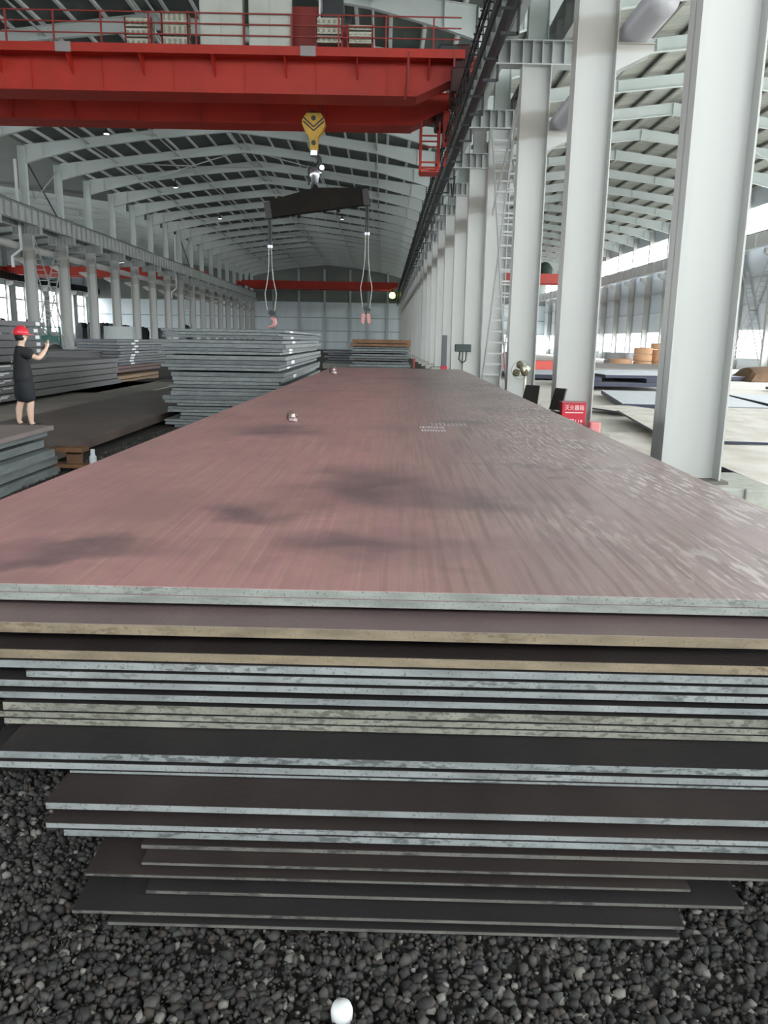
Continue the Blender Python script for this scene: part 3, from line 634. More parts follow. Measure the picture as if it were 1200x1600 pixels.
# ------------------------------------------------------------------ the long plate stack in front
CAMZ = H
YAW = R(-1.1)                       # the stack lies slightly turned to the hall axis
def plate(name, xl, xr, y0, L, zt, t, mats, label, group, yaw=0.0, cat='steel plate', bev=.0015):
    """xl, xr: side edges at the near end; local origin at the near end"""
    og = (0, y0, zt)
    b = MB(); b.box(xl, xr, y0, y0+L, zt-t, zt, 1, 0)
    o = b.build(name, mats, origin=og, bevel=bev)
    o.rotation_euler.z = yaw
    return tag(o, label, cat, group)
GS = 'plates of the long stack in front'
def px_x(px, D, f=1240):            # side of a plate, in metres, from how far it sits off the middle of the pile
    return (px-598)/f*D*1.07
MAIN = [  # near end distance, top height, thickness, left end, right end, edge material, description
 (2.32, .950, .0268, None, None, EG2, TOP, 'reddish top steel plate with damp stains, the wide surface in front'),
 (2.32, .9228, .0268, None, None, EG2, MSP, 'speckled grey plate directly under the reddish top plate'),
 (2.185, .876, .0335, None, None, ET, MSP, 'plate with a tan rusty edge below a purplish strip, upper of the two tan ones'),
 (2.165, .800, .030, None, None, ET, MSB, 'plate with a tan rusty edge, lower of the two tan ones'),
 (2.16, .768, .0255, -1.3, None, EG, MSK, 'pale-edged plate directly under the lower tan plate'),
 (2.155, .7385, .0225, -1.03, None, EG, MSK, 'pale-edged plate ending just short of the left picture side, second under the tan plates'),
 (2.15, .711, .0225, None, None, EG, MSK, 'clean blue-grey edged plate, third under the tan plates'),
 (2.145, .676, .0225, None, None, EG, MSK, 'pale-edged plate with dark smears, fourth under the tan plates'),
 (2.14, .645, .027, -1.10, None, EY, MSK, 'smeared yellowish-edged plate, uppermost of the three yellowish ones'),
 (2.14, .6155, .020, -1.13, None, EY, MSK, 'yellowish-edged plate, middle of the three yellowish ones'),
 (2.14, .594, .020, -1.10, None, EY, MSK, 'yellowish-edged plate, lowest of the three yellowish ones'),
 (1.99, .572, .0232, -1.05, None, EGS, MSK, 'smeared grey-edged plate under the broad dark band, upper of a pair'),
 (1.985, .544, .0215, -1.12, None, EG, MSK, 'clean grey-edged plate under the broad dark band, lower of a pair'),
 (1.985, .521, .0098, -.85, None, EGS, MSK, 'thin smeared plate, inset at the left under the grey-edged pair'),
 (1.845, .510, .0205, -.86, None, EG, MSB, 'protruding plate with slanted left end and wide dark top, middle of the stack'),
 (1.805, .478, .0165, -.845, None, EG, MSB, 'clean pale-edged plate just below the protruding one with slanted left end'),
 (1.805, .460, .020, -.80, None, EGS, MSK, 'bluish smeared plate, narrower at its left, in the lower half'),
 (1.80, .425, .013, -.60, None, ED, MSB, 'dull thin plate starting well inside, in the lower half'),
 (1.75, .411, .0095, -.585, None, ED, MSB, 'dull tan thin plate inset at the left, above the dark gap'),
 (1.725, .394, .0092, -.72, .78, ED, MSB, 'dull thin plate whose right end shows before the gravel'),
 (1.695, .374, .0108, -.56, .90, ED, MSK, 'thin plate reaching furthest right near the bottom'),
 (1.635, .362, .0105, -.72, .735, ED, MSK, 'dark plate with faint pale edge, second from the bottom'),
 (1.62, .345, .0105, -.63, .72, ED, MSK, 'dark plate lying lowest on the gravel'),
]
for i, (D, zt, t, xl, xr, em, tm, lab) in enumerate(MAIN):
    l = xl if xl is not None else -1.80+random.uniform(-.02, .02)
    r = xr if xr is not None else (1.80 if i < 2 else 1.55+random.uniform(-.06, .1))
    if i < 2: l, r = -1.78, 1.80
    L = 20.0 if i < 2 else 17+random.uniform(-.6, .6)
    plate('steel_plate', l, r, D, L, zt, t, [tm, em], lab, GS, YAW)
DUN = mat('dark_timber', (.05, .035, .022), .85, 0, (.08, .06, .04), 6, (1, 8, 8))
for i, y in enumerate((2.6, 5.5, 9.0, 13.0, 17.0)):
    tag(MB().box(-.6, 1.2+.03*y, y, y+.18, FZ, .332).build('timber_bearer', DUN, bevel=.01, origin=(0, y, FZ)), 'dark timber bearer under the long plate stack, %s from its near end' % ORD[i], 'timber bearer', 'bearers under the long stack')
# faint stencilled marks on the reddish plate
def mark_rows(name, x0, y0, rows, z, m, label, seed=1):
    rnd = random.Random(seed); b = MB()
    for (dy, h, n, w_, dx) in rows:
        for i in range(n):
            xx = x0+dx+i*w_
            b.box(xx, xx+w_*.62, y0+dy, y0+dy+h*.18, z, z+.0012)
            if rnd.random() < .8: b.box(xx, xx+w_*.62, y0+dy+h*.75, y0+dy+h*.95, z, z+.0012)
            for c_ in range(2):
                if rnd.random() < .75: b.box(xx+c_*w_*.48, xx+c_*w_*.48+w_*.14, y0+dy, y0+dy+h*.95, z, z+.0012)
            b.box(xx+w_*.05, xx+w_*.55, y0+dy+h*.4, y0+dy+h*.58, z, z+.0012)
    return b
top_plate = [o for o in COL.objects if o.get('label', '').startswith('reddish top steel')][0]
for (x0_, y0_, row, sd, mm, lb) in ((.26, 4.45, (0, .13, 9, .024, 0), 1, mat('worn_white_stencil', (.60, .58, .60), .7), 'worn white stencil line'),
        (.25, 4.70, (0, .13, 9, .025, 0), 2, mat('worn_white_stencil', (.60, .58, .60), .7), 'worn white stencil line'),
        (.36, 4.92, (0, .25, 9, .038, 0), 3, mat('faint_grey_stencil', (.42, .38, .39), .7), 'faint grey stencil line')):
    mk = mark_rows('m', x0_, y0_+2.32, [row], .9502, None, '', sd).build('stencil_line', mm, top_plate, origin=(0, 2.32, .95)); mk['label'] = lb
# small steel lumps lying on it
def lump(x, y, sc, label):
    z = .951; root = empty('steel_knot', (x, y, z), label, 'scrap piece', 'small scrap knots on the reddish plate'); og = (x, y, z)
    pts = [(x+sc*.035*math.cos(t), y+sc*.01*math.sin(2*t), z+sc*(.042+.035*math.sin(t))) for t in [i*math.pi/7 for i in range(13)]]
    MB().tube(pts, .010*sc, 8).build('bent_ring', mat('dark_scrap_steel', (.09, .06, .055), .5), root, origin=og, smooth=True)
    MB().lathe((x+.012*sc, y-.01*sc, z), [(.022*sc, 0), (.034*sc, .01*sc), (.034*sc, .028*sc), (.02*sc, .04*sc), (.014*sc, .065*sc)], 10).build('nut', mat('worn_scrap_steel', (.35, .28, .27), .4, .5), root, origin=og)
    MB().box(x+.02*sc, x+.045*sc, y-.03*sc, y-.005*sc, z, z+.03*sc).build('chip', mat('worn_scrap_steel', (.35, .28, .27), .4, .5), root, origin=og, bevel=.004)
lump(-.83, 7.35, 1.15, 'small crumpled steel knot on the reddish plate, left of its middle')
lump(-1.1, 17.9, 1.9, 'small steel knot at the far end of the reddish plate')

# gravel heaped along the near end of the stack
def ground_h(x, y):
    e = 1.0/(1+math.exp((y-6.5)/.9))*1.0/(1+math.exp((abs(x)-2.6)/.25))
    return FZ+e*(.515+.015*math.sin(5*x+1)+.014*math.sin(7*y+2*x))
def heap_h(x, y): return ground_h(x, y)
nx, ny = 70, 90; vs = []; fs = []
for j in range(ny+1):
    for i in range(nx+1):
        x = -3.4+6.8*i/nx; y = .2+9.5*j/ny; vs.append((x, y, ground_h(x, y)-.012))
for j in range(ny):
    for i in range(nx): a = j*(nx+1)+i; fs.append((a, a+1, a+nx+2, a+nx+1))
me = bpy.data.meshes.new('gravel_bed'); me.from_pydata(vs, [], fs); me.materials.append(mat('gravel_fines', (.015, .014, .013), .9, 0, (.035, .032, .03), 40, bump=.6, bscale=90))
gb = bpy.data.objects.new('gravel_bed', me); COL.objects.link(gb); tag(gb, 'dark gravel ground around the near end of the plate stack', 'gravel', kind='stuff')
def stones(name, n, region, rmin, rmax, hfun, mats, label, wts):
    bm = bmesh.new(); bmesh.ops.create_icosphere(bm, subdivisions=1, radius=1)
    base = np.array([v.co[:] for v in bm.verts]); faces = np.array([[v.index for v in f.verts] for f in bm.faces]); bm.free()
    nv, nf = len(base), len(faces); x0, x1, y0, y1 = region
    V = np.empty((n, nv, 3)); 
    for i in range(n):
        s = (rmin+(rmax-rmin)*rng.random()**2)*rng.uniform(.55, 1.3, 3)
        q = base*(1+rng.uniform(-.38, .30, (nv, 1)))*s
        a, c, e = rng.uniform(0, 6.28, 3); ca, sa, cc, sc_ = math.cos(a), math.sin(a), math.cos(c), math.sin(c)
        q = q@np.array([[ca, -sa, 0], [sa, ca, 0], [0, 0, 1]])@np.array([[1, 0, 0], [0, cc, -sc_], [0, sc_, cc]])
        x, y = rng.uniform(x0, x1), rng.uniform(y0, y1)
        V[i] = q+np.array([x, y, hfun(x, y)+s.min()*rng.uniform(-.2, .7)])
    Fc = (faces[None]+(np.arange(n)*nv)[:, None, None]).reshape(-1, 3)
    me = bpy.data.meshes.new(name); me.vertices.add(n*nv); me.vertices.foreach_set('co', V.reshape(-1))
    me.loops.add(Fc.size); me.loops.foreach_set('vertex_index', Fc.reshape(-1).astype(np.int32))
    me.polygons.add(len(Fc)); me.polygons.foreach_set('loop_start', (np.arange(len(Fc))*3).astype(np.int32))
    for m_ in mats: me.materials.append(m_)
    me.polygons.foreach_set('material_index', np.repeat(rng.choice(len(mats), n, p=wts), nf).astype(np.int32))
    me.update(calc_edges=True); me.validate()
    o = bpy.data.objects.new(name, me); COL.objects.link(o); return tag(o, label, 'gravel', kind='stuff')
SM = [mat('dark_stone', (.018, .0175, .017), .8), mat('mid_stone', (.042, .041, .037), .75), mat('pale_stone', (.14, .135, .12), .75), mat('brown_stone', (.036, .029, .024), .8)]
stones('gravel', 26000, (-1.6, 1.6, 1.25, 2.3), .004, .0155, heap_h, SM, 'loose dark grey gravel in front of and beneath the plate stack', [.5, .3, .06, .14])
stones('gravel', 6000, (-2.7, -.9, 2.3, 6.5), .008, .024, heap_h, SM, 'loose dark gravel along the left side of the plate stack', [.6, .28, .04, .08])
stones('gravel', 5000, (4.35, 7.5, 7.6, 11.5), .008, .026, lambda x, y: FZ, [SM[1], SM[2]], 'pale grey gravel beyond the concrete block at the right', [.5, .5])
stones('gravel', 6000, (-4.6, -1.9, 9.5, 16.5), .008, .03, lambda x, y: FZ, SM, 'dark glinting gravel between the two left plate stacks', [.6, .3, .04, .06])
tag(MB().lathe((-.062, 1.385, .325), [(.008, 0), (.022, .0), (.023, .022), (.019, .034), (.006, .038)], 18).build('plastic_cap', mat('white_plastic', (.7, .72, .73), .4), origin=(-.062, 1.385, .325), smooth=True), 'white plastic cap on the gravel at the bottom of the view', 'cap')

# ------------------------------------------------------------------ other plate stacks
def stack(x0, x1, y0, y1, z0, spec, phrase, group, yaw=0.0, jit=.06, seed=0, jy=.03, cat='steel plate', ordn=True):
    """spec: list of (thickness, gap below, material, x-left offset, x-right offset)"""
    rnd = random.Random(seed); z = z0; out = []; n = len(spec)
    for i, s in enumerate(spec):
        t, gap, m_ = s[:3]; dl, dr = (s[3], s[4]) if len(s) > 3 else (rnd.uniform(-jit, jit), rnd.uniform(-jit, jit))
        z += gap
        og = ((x0+x1)/2, y0, z)
        mm = m_ if isinstance(m_, (list, tuple)) else [m_, m_]
        b = MB(); b.box(x0+dl, x1+dr, y0+rnd.uniform(-jy, jy), y1+rnd.uniform(-.2, .2), z, z+t, 1, 0)
        o = b.build('steel_plate', mm, origin=og, bevel=.003); o.rotation_euler.z = yaw
        k = n-1-i
        pos = 'topmost' if k == 0 else ('lowest' if k == n-1 else '%s from the top' % ORD[k])
        tag(o, '%s, %s' % (phrase, pos), cat, group); out.append(o); z += t
    return out
rnd = random.Random(4)
EP = edge_material('stack_cut_edge', (.20, .225, .225), (.09, .10, .10), .8)
EP2 = edge_material('stack_dull_edge', (.145, .165, .17), (.07, .08, .085), .9)
spec = []
for i in range(27):
    big = i in (9, 10, 14, 15, 18, 19, 22)
    gap = {24: .045, 20: .03, 16: .045, 12: .02, 7: .025, 4: .015}.get(i, .010)
    left = {26: -.02, 25: .02, 24: .0, 23: -.12, 22: -.02, 21: -.14, 20: -.10, 19: .08, 18: .05, 17: -.05, 16: .1, 15: .16, 14: .18, 13: .2, 12: .12, 11: .16, 10: .14, 9: -.04, 8: .0, 7: .26, 6: .06, 5: .05, 4: .34, 3: .32, 2: -.02, 1: .0, 0: .2}[i]
    spec.append((.084 if big else rnd.uniform(.044, .064), gap, [GREYP, EP if i % 3 else EP2], left, rnd.uniform(-.16, .05)))
s2 = stack(-4.62, -2.05, 17, 26.6, FZ+.0, spec, 'grey plate in the tall stack left of the long one', 'plates of the tall grey stack', seed=3, jit=.07)
zt2 = s2[-1].location.z+.05
for i, k in enumerate((26, 24, 23, 21, 20, 18, 16, 14, 12)):
    p = s2[k]; y = 17.9+.25*((i*37) % 5)
    xr = max(v.co.x for v in p.data.vertices)+p.location.x; t = max(v.co.z for v in p.data.vertices)
    b = MB(); b.box(xr, xr+.003, y, y+.42, p.location.z+.006, p.location.z+t-.006); b.box(xr, xr+.003, y+.5, y+.62, p.location.z+.01, p.location.z+t-.01)
    b.build('paint_mark', WHITEP, p, origin=tuple(p.location))
# stack with rusty top beyond the far end
spec = [(.06, .02, RUST), (.05, .02, GREYS)]
for i in range(15): spec.append((rnd.choice((.05, .06, .09)), .02 if i % 3 else .05, [GREYP, EP if i % 2 else EP2] if i not in (4, 9) else [MSB, ED]))
spec += [(.10, .03, RUST), (.14, .03, RUST)]
stack(-1.27, 1.08, 32.5, 41, FZ, spec, 'plate in the rusty-topped stack beyond the long plate', 'plates of the rusty-topped stack', seed=5, jit=.06)
stack(-3.2, -1.5, 46, 54, FZ, [(.25, 0, MSB), (.3, .03, CONC), (.12, .02, GREYS), (.12, .03, GREYS), (.1, .03, GREYS), (.1, .03, GREYS), (.1, .03, GREYS)], 'plate in the low pile left of the rusty-topped stack', 'plates of the far dim pile', seed=6, jit=.2)
stack(-1.45, -1.05, 44, 50, FZ, [(.5, 0, GREYS), (.3, .02, BLK), (.35, .03, GREYS), (.3, .03, GREYS)], 'piece in the narrow pile left of the rusty-topped stack', 'pieces of the narrow pile', seed=6, jit=.02)
stack(-3.3, -1.2, 30.0, 34, FZ, [(.45, 0, [MSB, CONC]), (.15, .0, [MSB, CONC]), (.03, .0, [MSB, ED])], 'flat brown plate beyond the far left corner of the long one', 'flat brown plates by the long plate', seed=7, jit=.05)
# slabs at the far left
SLAB = mat('grey_slab', (.20, .20, .205), .5, 0, (.15, .155, .16), 1.2, (1, .3, 1), bump=.1)
SLAB2 = mat('dark_slab', (.11, .11, .115), .5, 0, (.08, .082, .088), 1.2, (1, .3, 1))
lo = stack(-13.2, -9.0, 14.5, 27.5, .12, [(.155, .0, SLAB), (.165, .02, SLAB), (.16, .02, SLAB), (.15, .02, SLAB), (.12, .02, SLAB)], 'thick grey slab in the low wide pile behind the person', 'slabs of the low wide pile', seed=8, jit=.04)
up = stack(-13.4, -9.35, 12, 22.4, 1.00, [(.15, .02, SLAB2), (.16, .02, SLAB2), (.165, .015, SLAB2), (.15, .02, SLAB2), (.16, .02, SLAB2), (.13, .02, SLAB2)], 'dark steel slab in the upper pile above the red helmet', 'slabs of the upper dark pile', seed=9, jit=.05)
for o in lo[:]+up[:2]:
    xr = max(v.co.x for v in o.data.vertices)+o.location.x
    for j in range(3):
        y = 18.4+rnd.uniform(-.2, .2)+j*.28; z = o.location.z+.03+.035*j
        MB().box(xr, xr+.003, y, y+rnd.uniform(.3, .6), z, z+.028).build('paint_mark', WHITEP, o, origin=tuple(o.location))
for o in up[1:]:
    xr = max(v.co.x for v in o.data.vertices)+o.location.x
    MB().box(xr, xr+.003, 21.9, 22.15, o.location.z+.03, o.location.z+.12).build('paint_mark', WHITEP, o, origin=tuple(o.location))
tag(MB().box(-9.6, -8.6, 24, 33, FZ, .02).build('dark_skid', BLK, origin=(-9, 24, FZ)), 'dark skid plate beside the low wide slab pile', 'skid')
sc_ = stack(-12.4, -10.75, 33, 41.5, .05, [(.30, .0, MSB)]+[(.1, .02, GREYS if i % 2 else SLAB) for i in range(10)], 'grey plate in the pile with chalk marks on its side', 'plates of the chalked pile', seed=10, jit=.07)
for i, o in enumerate(sc_[1:]):
    xr = max(v.co.x for v in o.data.vertices)+o.location.x; y = 34.2+.1*((i*3) % 4)+.09*i
    MB().box(xr, xr+.004, y, y+.55, o.location.z+.01, o.location.z+.09).build('paint_mark', WHITEP, o, origin=tuple(o.location))
stack(-11.7, -10.0, 30.4, 36, FZ+.1, [(.13, 0, mat('tan_plate', (.30, .21, .13), .6)), (.13, .03, mat('tan_plate', (.30, .21, .13), .6))], 'tan rusty plate low on the floor before the chalked pile', 'tan plates on the floor', seed=11, jit=.03)
stack(-11.9, -10.3, 31.2, 37.5, .28, [(.12, 0, mat('purple_brown_plate', (.15, .10, .095), .5)), (.1, .02, mat('purple_brown_plate', (.15, .10, .095), .5))], 'purple-brown plate lying on the tan rusty plates', 'purple-brown plates', seed=12, jit=.05)
stack(-8.4, -6.9, 25.4, 27.3, FZ, [(.14, .0, RUST)], 'short rusty plate on the floor behind the tall grey stack', 'rusty floor piece', seed=12)
# flat plates covering the floor on the left
FPL = mat('olive_floor_plate', (.33, .31, .27), .5, 0, (.25, .235, .205), 1.0)
FPB = mat('brown_floor_plate', (.13, .095, .082), .35, 0, (.065, .05, .044), .8)
tag(MB().box(-9.7, -7.35, 8, 30.5, -.12, .02).build('floor_plate', FPL, origin=(-8.5, 8, -.1), bevel=.01), 'olive-grey steel plate flat on the floor along the slab pile', 'floor plate')
tag(MB().box(-7.3, -4.75, 11.3, 25, -.1, .06).build('floor_plate', FPB, origin=(-6, 12, -.1), bevel=.01), 'brown steel plate flat on the floor where the person stands', 'floor plate')
tag(MB().box(-7.28, -4.9, 25.1, 36, -.1, .0).build('floor_plate', FPB, origin=(-6, 25, -.1), bevel=.01), 'dark brown steel plate flat on the floor behind the person', 'floor plate')
fgm = mat('grey_pink_plate', (.24, .19, .18), .5, 0, (.19, .16, .16), 2)
fg = stack(-7.2, -4.5, 5.5, 10.95, FZ, [(.11, .0, GREYP, -.0, .0), (.11, .02, GREYP, 0, -.05), (.11, .02, GREYP, 0, .02), (.10, .02, GREYP, 0, -.12), (.06, .06, GREYP, 0, -.05), (.06, .02, fgm, 0, .03)], 'grey plate in the low near pile before the person', 'plates of the near left pile', seed=13, jy=.0)
root = empty('rusty_beam_offcut', (-4.35, 11.1, 0), 'short rusty H-beam offcut beside the low pile at the left', 'beam offcut'); og = (-4.35, 11.1, 0)
RB = mat('rust_brown_steel', (.17, .085, .035), .7, 0, (.10, .05, .025), 8)
MB().box(-4.62, -4.15, 10.98, 11.22, .1, .16).build('top_flange', RB, root, origin=og)
MB().box(-4.42, -4.2, 11.08, 11.12, -.08, .1).build('web', RB, root, origin=og)
MB().box(-4.62, -4.15, 10.98, 11.22, -.12, -.07).build('bottom_flange', RB, root, origin=og)
tag(MB().lathe((-4.02, 11.0, -.05), [(.01, 0), (.05, 0), (.05, .09), (.03, .12), (.03, .2), (.01, .2)], 12).build('small_bottle', mat('clear_grey_plastic', (.5, .53, .55), .3), origin=(-4.02, 11, -.05)), 'small pale bottle beside the rusty beam offcut', 'bottle')

# ------------------------------------------------------------------ clutter behind the left columns
rnd = random.Random(2)
TARP = mat('black_tarp', (.012, .016, .02), .6, bump=.4, bscale=3)
for i in range(9):
    x = -37.5+i*1.62; h = 3.1+rnd.uniform(-.3, .35); y = 100+rnd.uniform(-2, 2)
    b = MB().lathe((x, y, FZ), [(.74, 0), (.78, h*.35), (.74, h*.8), (.55, h*.97), (.1, h)], 9)
    for j, v in enumerate(b.v): b.v[j] = (v[0]+rnd.uniform(-.16, .16), v[1]+rnd.uniform(-.16, .16), v[2]+(rnd.uniform(-.12, .12) if v[2] > 0 else 0))
    tag(b.build('covered_heap', TARP, origin=(x, y, FZ)), 'black covered heap at the end of the left bay, %s from the left' % ORD[i], 'heap', 'black covered heaps')
for i, (x, w_, h) in enumerate(((-47.5, 1.3, 3.6), (-44.2, 1.2, 3.5))):
    b = MB().box(x, x+w_, 100, 101, FZ, h-1.0).lathe((x+w_/2, 100.5, h-1), [(.5, 0), (.55, .6), (.2, 1.0)], 10)
    tag(b.build('dark_machine', BLK, origin=(x, 100, FZ)), 'dark machine silhouette against the bright left openings, %s one' % ('left', 'right')[i], 'machine', 'dark machines by the left openings')
GRN = mat('green_machine_paint', (.03, .14, .11), .5)
root = empty('green_machine', (-23.0, 55, 0), 'green wheeled machine frame under the left crossed braces', 'machine'); og = (-23.0, 55, 0)
b = MB()
for (x, y) in ((-23.6, 54), (-22.2, 54), (-23.6, 56), (-22.2, 56)): b.bar((x, y, .6), (x, y, 2.2), .08)
for z in (1.2, 1.6, 2.2):
    b.bar((-23.6, 54, z), (-22.2, 54, z), .07); b.bar((-23.6, 56, z), (-22.2, 56, z), .07); b.bar((-22.2, 54, z), (-22.2, 56, z), .07)
for k in range(4): b.bar((-23.5+.3*k, 54, 2.2), (-22.9+.3*k, 54, 1.6), .05)
b.build('frame', GRN, root, origin=og)
MB().box(-23.5, -22.3, 54.1, 55.9, 1.2, 1.6).build('deck', GRN, root, origin=og, bevel=.03)
for (x, y) in ((-23.4, 54), (-22.6, 54.0), (-22.6, 56)):
    MB().lathe((x, y, .45), [(.12, -.15), (.55, -.15), (.6, 0), (.55, .15), (.12, .15)], 20, axis='y').build('wheel', BLK, root, origin=og)
tag(MB().box(-24.0, -21.5, 70, 70.8, FZ, 2.5).build('white_cabinet', mat('white_cabinet_paint', (.5, .55, .54), .5), origin=(-23, 70, FZ), bevel=.03), 'pale grey cabinet standing behind the left columns, beside the green machine', 'cabinet')
tag(MB().box(-14.4, -11.5, 27.6, 33, FZ, 1.05).box(-14.4, -11.4, 27.6, 33, 1.05, 1.12).build('dark_slab_block', SLAB2, origin=(-13, 28, FZ)), 'dark flat slab behind the low wide pile, below the ladder', 'slab')

# ------------------------------------------------------------------ right bay: plates on the floor and stock by the wall
WPL = mat('dusty_white_plate', (.72, .69, .64), .5, 0, (.55, .50, .43), 1.6, (1, .5, 1), .38, .62)
WPL2 = mat('pale_blue_plate', (.62, .66, .70), .45, 0, (.54, .58, .64), .8)
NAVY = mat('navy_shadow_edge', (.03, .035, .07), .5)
def rplate(x, y, wx, ly, zt, t, yaw, m_, label):
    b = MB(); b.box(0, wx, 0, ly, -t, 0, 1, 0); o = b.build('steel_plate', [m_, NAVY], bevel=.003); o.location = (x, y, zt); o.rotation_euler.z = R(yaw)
    return tag(o, label, 'steel plate', 'plates on the right bay floor')
for a in (
 (4.72, 9.1, 3.2, 4.6, .04, .05, -3, WPL, 'stained whitish plate on the floor right of the nearest column'),
 (5.25, 14.4, 2.6, 6.5, .03, .05, -8, WPL, 'pale plate on the floor between the two nearest columns'),
 (4.42, 12.4, 1.6, 4.4, -.12, .05, -2, WPL, 'low pale plate edge just behind the nearest column'),
 (7.9, 15.5, 3.4, 8.0, -.02, .06, -10, WPL, 'whitish plate right of the nearest column, beyond the stained one'),
 (11.3, 21.0, 4.0, 8.0, .02, .12, -8, WPL2, 'bluish white plate with a dark edge at the right picture side'),
 (7.1, 23.5, 4.2, 7.0, .00, .14, -10, WPL2, 'bluish white plate with a dark near edge between the two nearest columns'),
 (6.4, 21.2, 1.6, 2.0, -.05, .05, 20, WPL, 'small pale tilted plate on the dusty floor'),
 (8.6, 33.5, 4.0, 6.0, .12, .14, 0, GREYS, 'lower grey plate of the dark-edged pair in the right bay'),
 (9.6, 34.5, 3.4, 6.0, .42, .12, 0, WPL2, 'upper pale plate of the dark-edged pair in the right bay'),
 (15.5, 24, 5, 12, -.02, .12, -8, WPL2, 'wide pale plate at the right, before the brown heap'),
 (7.0, 42, 5, 8, .1, .2, 0, WPL2, 'pale plate far down the right bay beside the red frame'),
 (14, 45, 7, 9, .05, .2, 0, WPL2, 'pale plate far down the right bay before the orange coils')): rplate(*a)
b = MB(); rr_ = random.Random(9)
b.prism([(5.3+1.3*math.cos(t)*rr_.uniform(.8, 1.1), 13.9+3.3*math.sin(t)*rr_.uniform(.85, 1.1)) for t in [i*math.pi/12 for i in range(24)]], FZ, FZ+.012, 'xy')
tag(b.build('dirt_patch', GROUND, origin=(5.3, 13.9, FZ)), 'dark gravelly dirt between the pale plates behind the nearest column', 'dirt', kind='stuff')
b = MB().box(8.7, 9.3, 34, 39, .13, .30).box(11.2, 11.9, 34, 39, .13, .30); tag(b.build('spacer_block', NAVY, origin=(9, 34, .13)), 'dark spacers between the paired plates in the right bay', 'spacer')
BRN = mat('brown_tarp', (.15, .085, .045), .8, 0, (.10, .06, .035), 2, bump=.5, bscale=4)
b = MB(); n = 16
for j in range(9):
    for i in range(n+1):
        t = i/n; u = j/8
        h = (math.sin(math.pi*u)**.6)*(1.15*(1-abs(t-.42)*1.25)+.12*math.sin(9*t+3*u))*(1 if 0 < i < n else .15)
        b.v.append((20.2+7.5*t, 44+3.6*u, FZ+max(.02, h)))
for j in range(8):
    for i in range(n): a = j*(n+1)+i; b.f.append([a, a+1, a+n+2, a+n+1]); b.mi.append(0)
b.f.append([i for i in range(n+1)][::-1]); b.mi.append(0)
tag(b.build('tarp_heap', BRN, origin=(24, 46, FZ)), 'brown tarpaulin-covered heap at the right picture side', 'heap')
ORG = mat('orange_stock', (.62, .36, .20), .7); GRY = mat('grey_stock', (.35, .36, .37), .6)
for i, (x, y, r_, h, m_, lab) in enumerate(((21.9, 68, .75, 1.7, ORG, 'tall orange coil stack left of the nearest column in the right bay'), (23.5, 68.5, .8, 2.1, ORG, 'orange coil stack partly hidden by the nearest column'),
        (20.1, 68, .9, .75, ORG, 'flat orange coil before the orange stacks'), (20.6, 71, 1.1, 1.2, GRY, 'grey coil behind the flat orange coil'), (17.6, 71, .7, 1.35, GRY, 'grey coil left of the flat orange coil'), (12.0, 76, .7, 1.1, GRY, 'small grey coil beside the second column'))):
    root = empty('steel_coil', (x, y, FZ), lab, 'coil', 'coils by the right wall'); og = (x, y, FZ)
    n_ = max(1, int(h/.45)); hh = h/n_
    for q in range(n_): MB().lathe((x, y, FZ+q*hh), [(r_*.45, .0), (r_*.95, .0), (r_, .05), (r_, hh-.08), (r_*.95, hh-.03), (r_*.45, hh-.03)], 22).build('coil_ring', m_, root, origin=og)
tag(MB().box(17, 25, 66, 67.2, FZ, .1).box(17.5, 24, 65.9, 66.1, .1, .18).build('timber_rack', mat('grey_timber', (.24, .23, .22), .8), origin=(21, 66, FZ)), 'low grey rack in front of the orange coils', 'rack')
root = empty('red_trailer', (10.5, 58, FZ), 'faded red trailer on the floor between the second and third columns', 'trailer'); og = (10.5, 58, FZ)
MB().box(8.2, 11.0, 58, 60, FZ, .95).build('body', mat('faded_red_paint', (.6, .10, .08), .6), root, origin=og, bevel=.05)
MB().box(11.0, 14.0, 58.4, 59.6, FZ, .45).build('drawbar', mat('faded_red_paint', (.6, .10, .08), .6), root, origin=og, bevel=.05)

# ------------------------------------------------------------------ things beside the right columns
# red fire extinguisher box
REDB = mat('red_box_paint', (.50, .015, .035), .5); LET = mat('white_lettering', (.8, .62, .62), .6)
bx, by, bz = 3.31, 14.62, -.24
root = empty('extinguisher_box', (bx+.23, by+.1, bz), 'red fire extinguisher box with white lettering at the foot of the second column', 'fire box'); og = (bx+.23, by+.1, bz)
MB().box(bx, bx+.44, by, by+.22, bz, bz+.88).build('cabinet', REDB, root, origin=og, bevel=.006)
MB().box(bx-.012, bx+.452, by-.012, by+.225, bz+.88, bz+.90).build('lid', mat('dull_box_lid', (.35, .12, .13), .5), root, origin=og)
def text_mesh(s, size, loc, parent, origin, name, m_, width=None, rot=(R(90), 0, 0)):
    cu = bpy.data.curves.new('lettering', 'FONT'); cu.body = s; cu.size = size; cu.align_x = 'CENTER'; cu.extrude = .0012
    t = bpy.data.objects.new('lettering', cu); COL.objects.link(t)
    bpy.context.view_layer.update()
    me = bpy.data.meshes.new_from_object(t.evaluated_get(bpy.context.evaluated_depsgraph_get()))
    COL.objects.unlink(t); bpy.data.objects.remove(t)
    w0 = max(v.co.x for v in me.vertices)-min(v.co.x for v in me.vertices)
    k = width/w0 if width else 1
    M = Matrix.Translation(Vector(loc)-Vector(origin))@Matrix.Rotation(rot[2], 4, 'Z')@Matrix.Rotation(rot[0], 4, 'X')@Matrix.Diagonal((k, 1, 1, 1))
    me.transform(M); me.materials.clear(); me.materials.append(m_)
    o = bpy.data.objects.new(name, me); COL.objects.link(o); o.parent = parent; return o
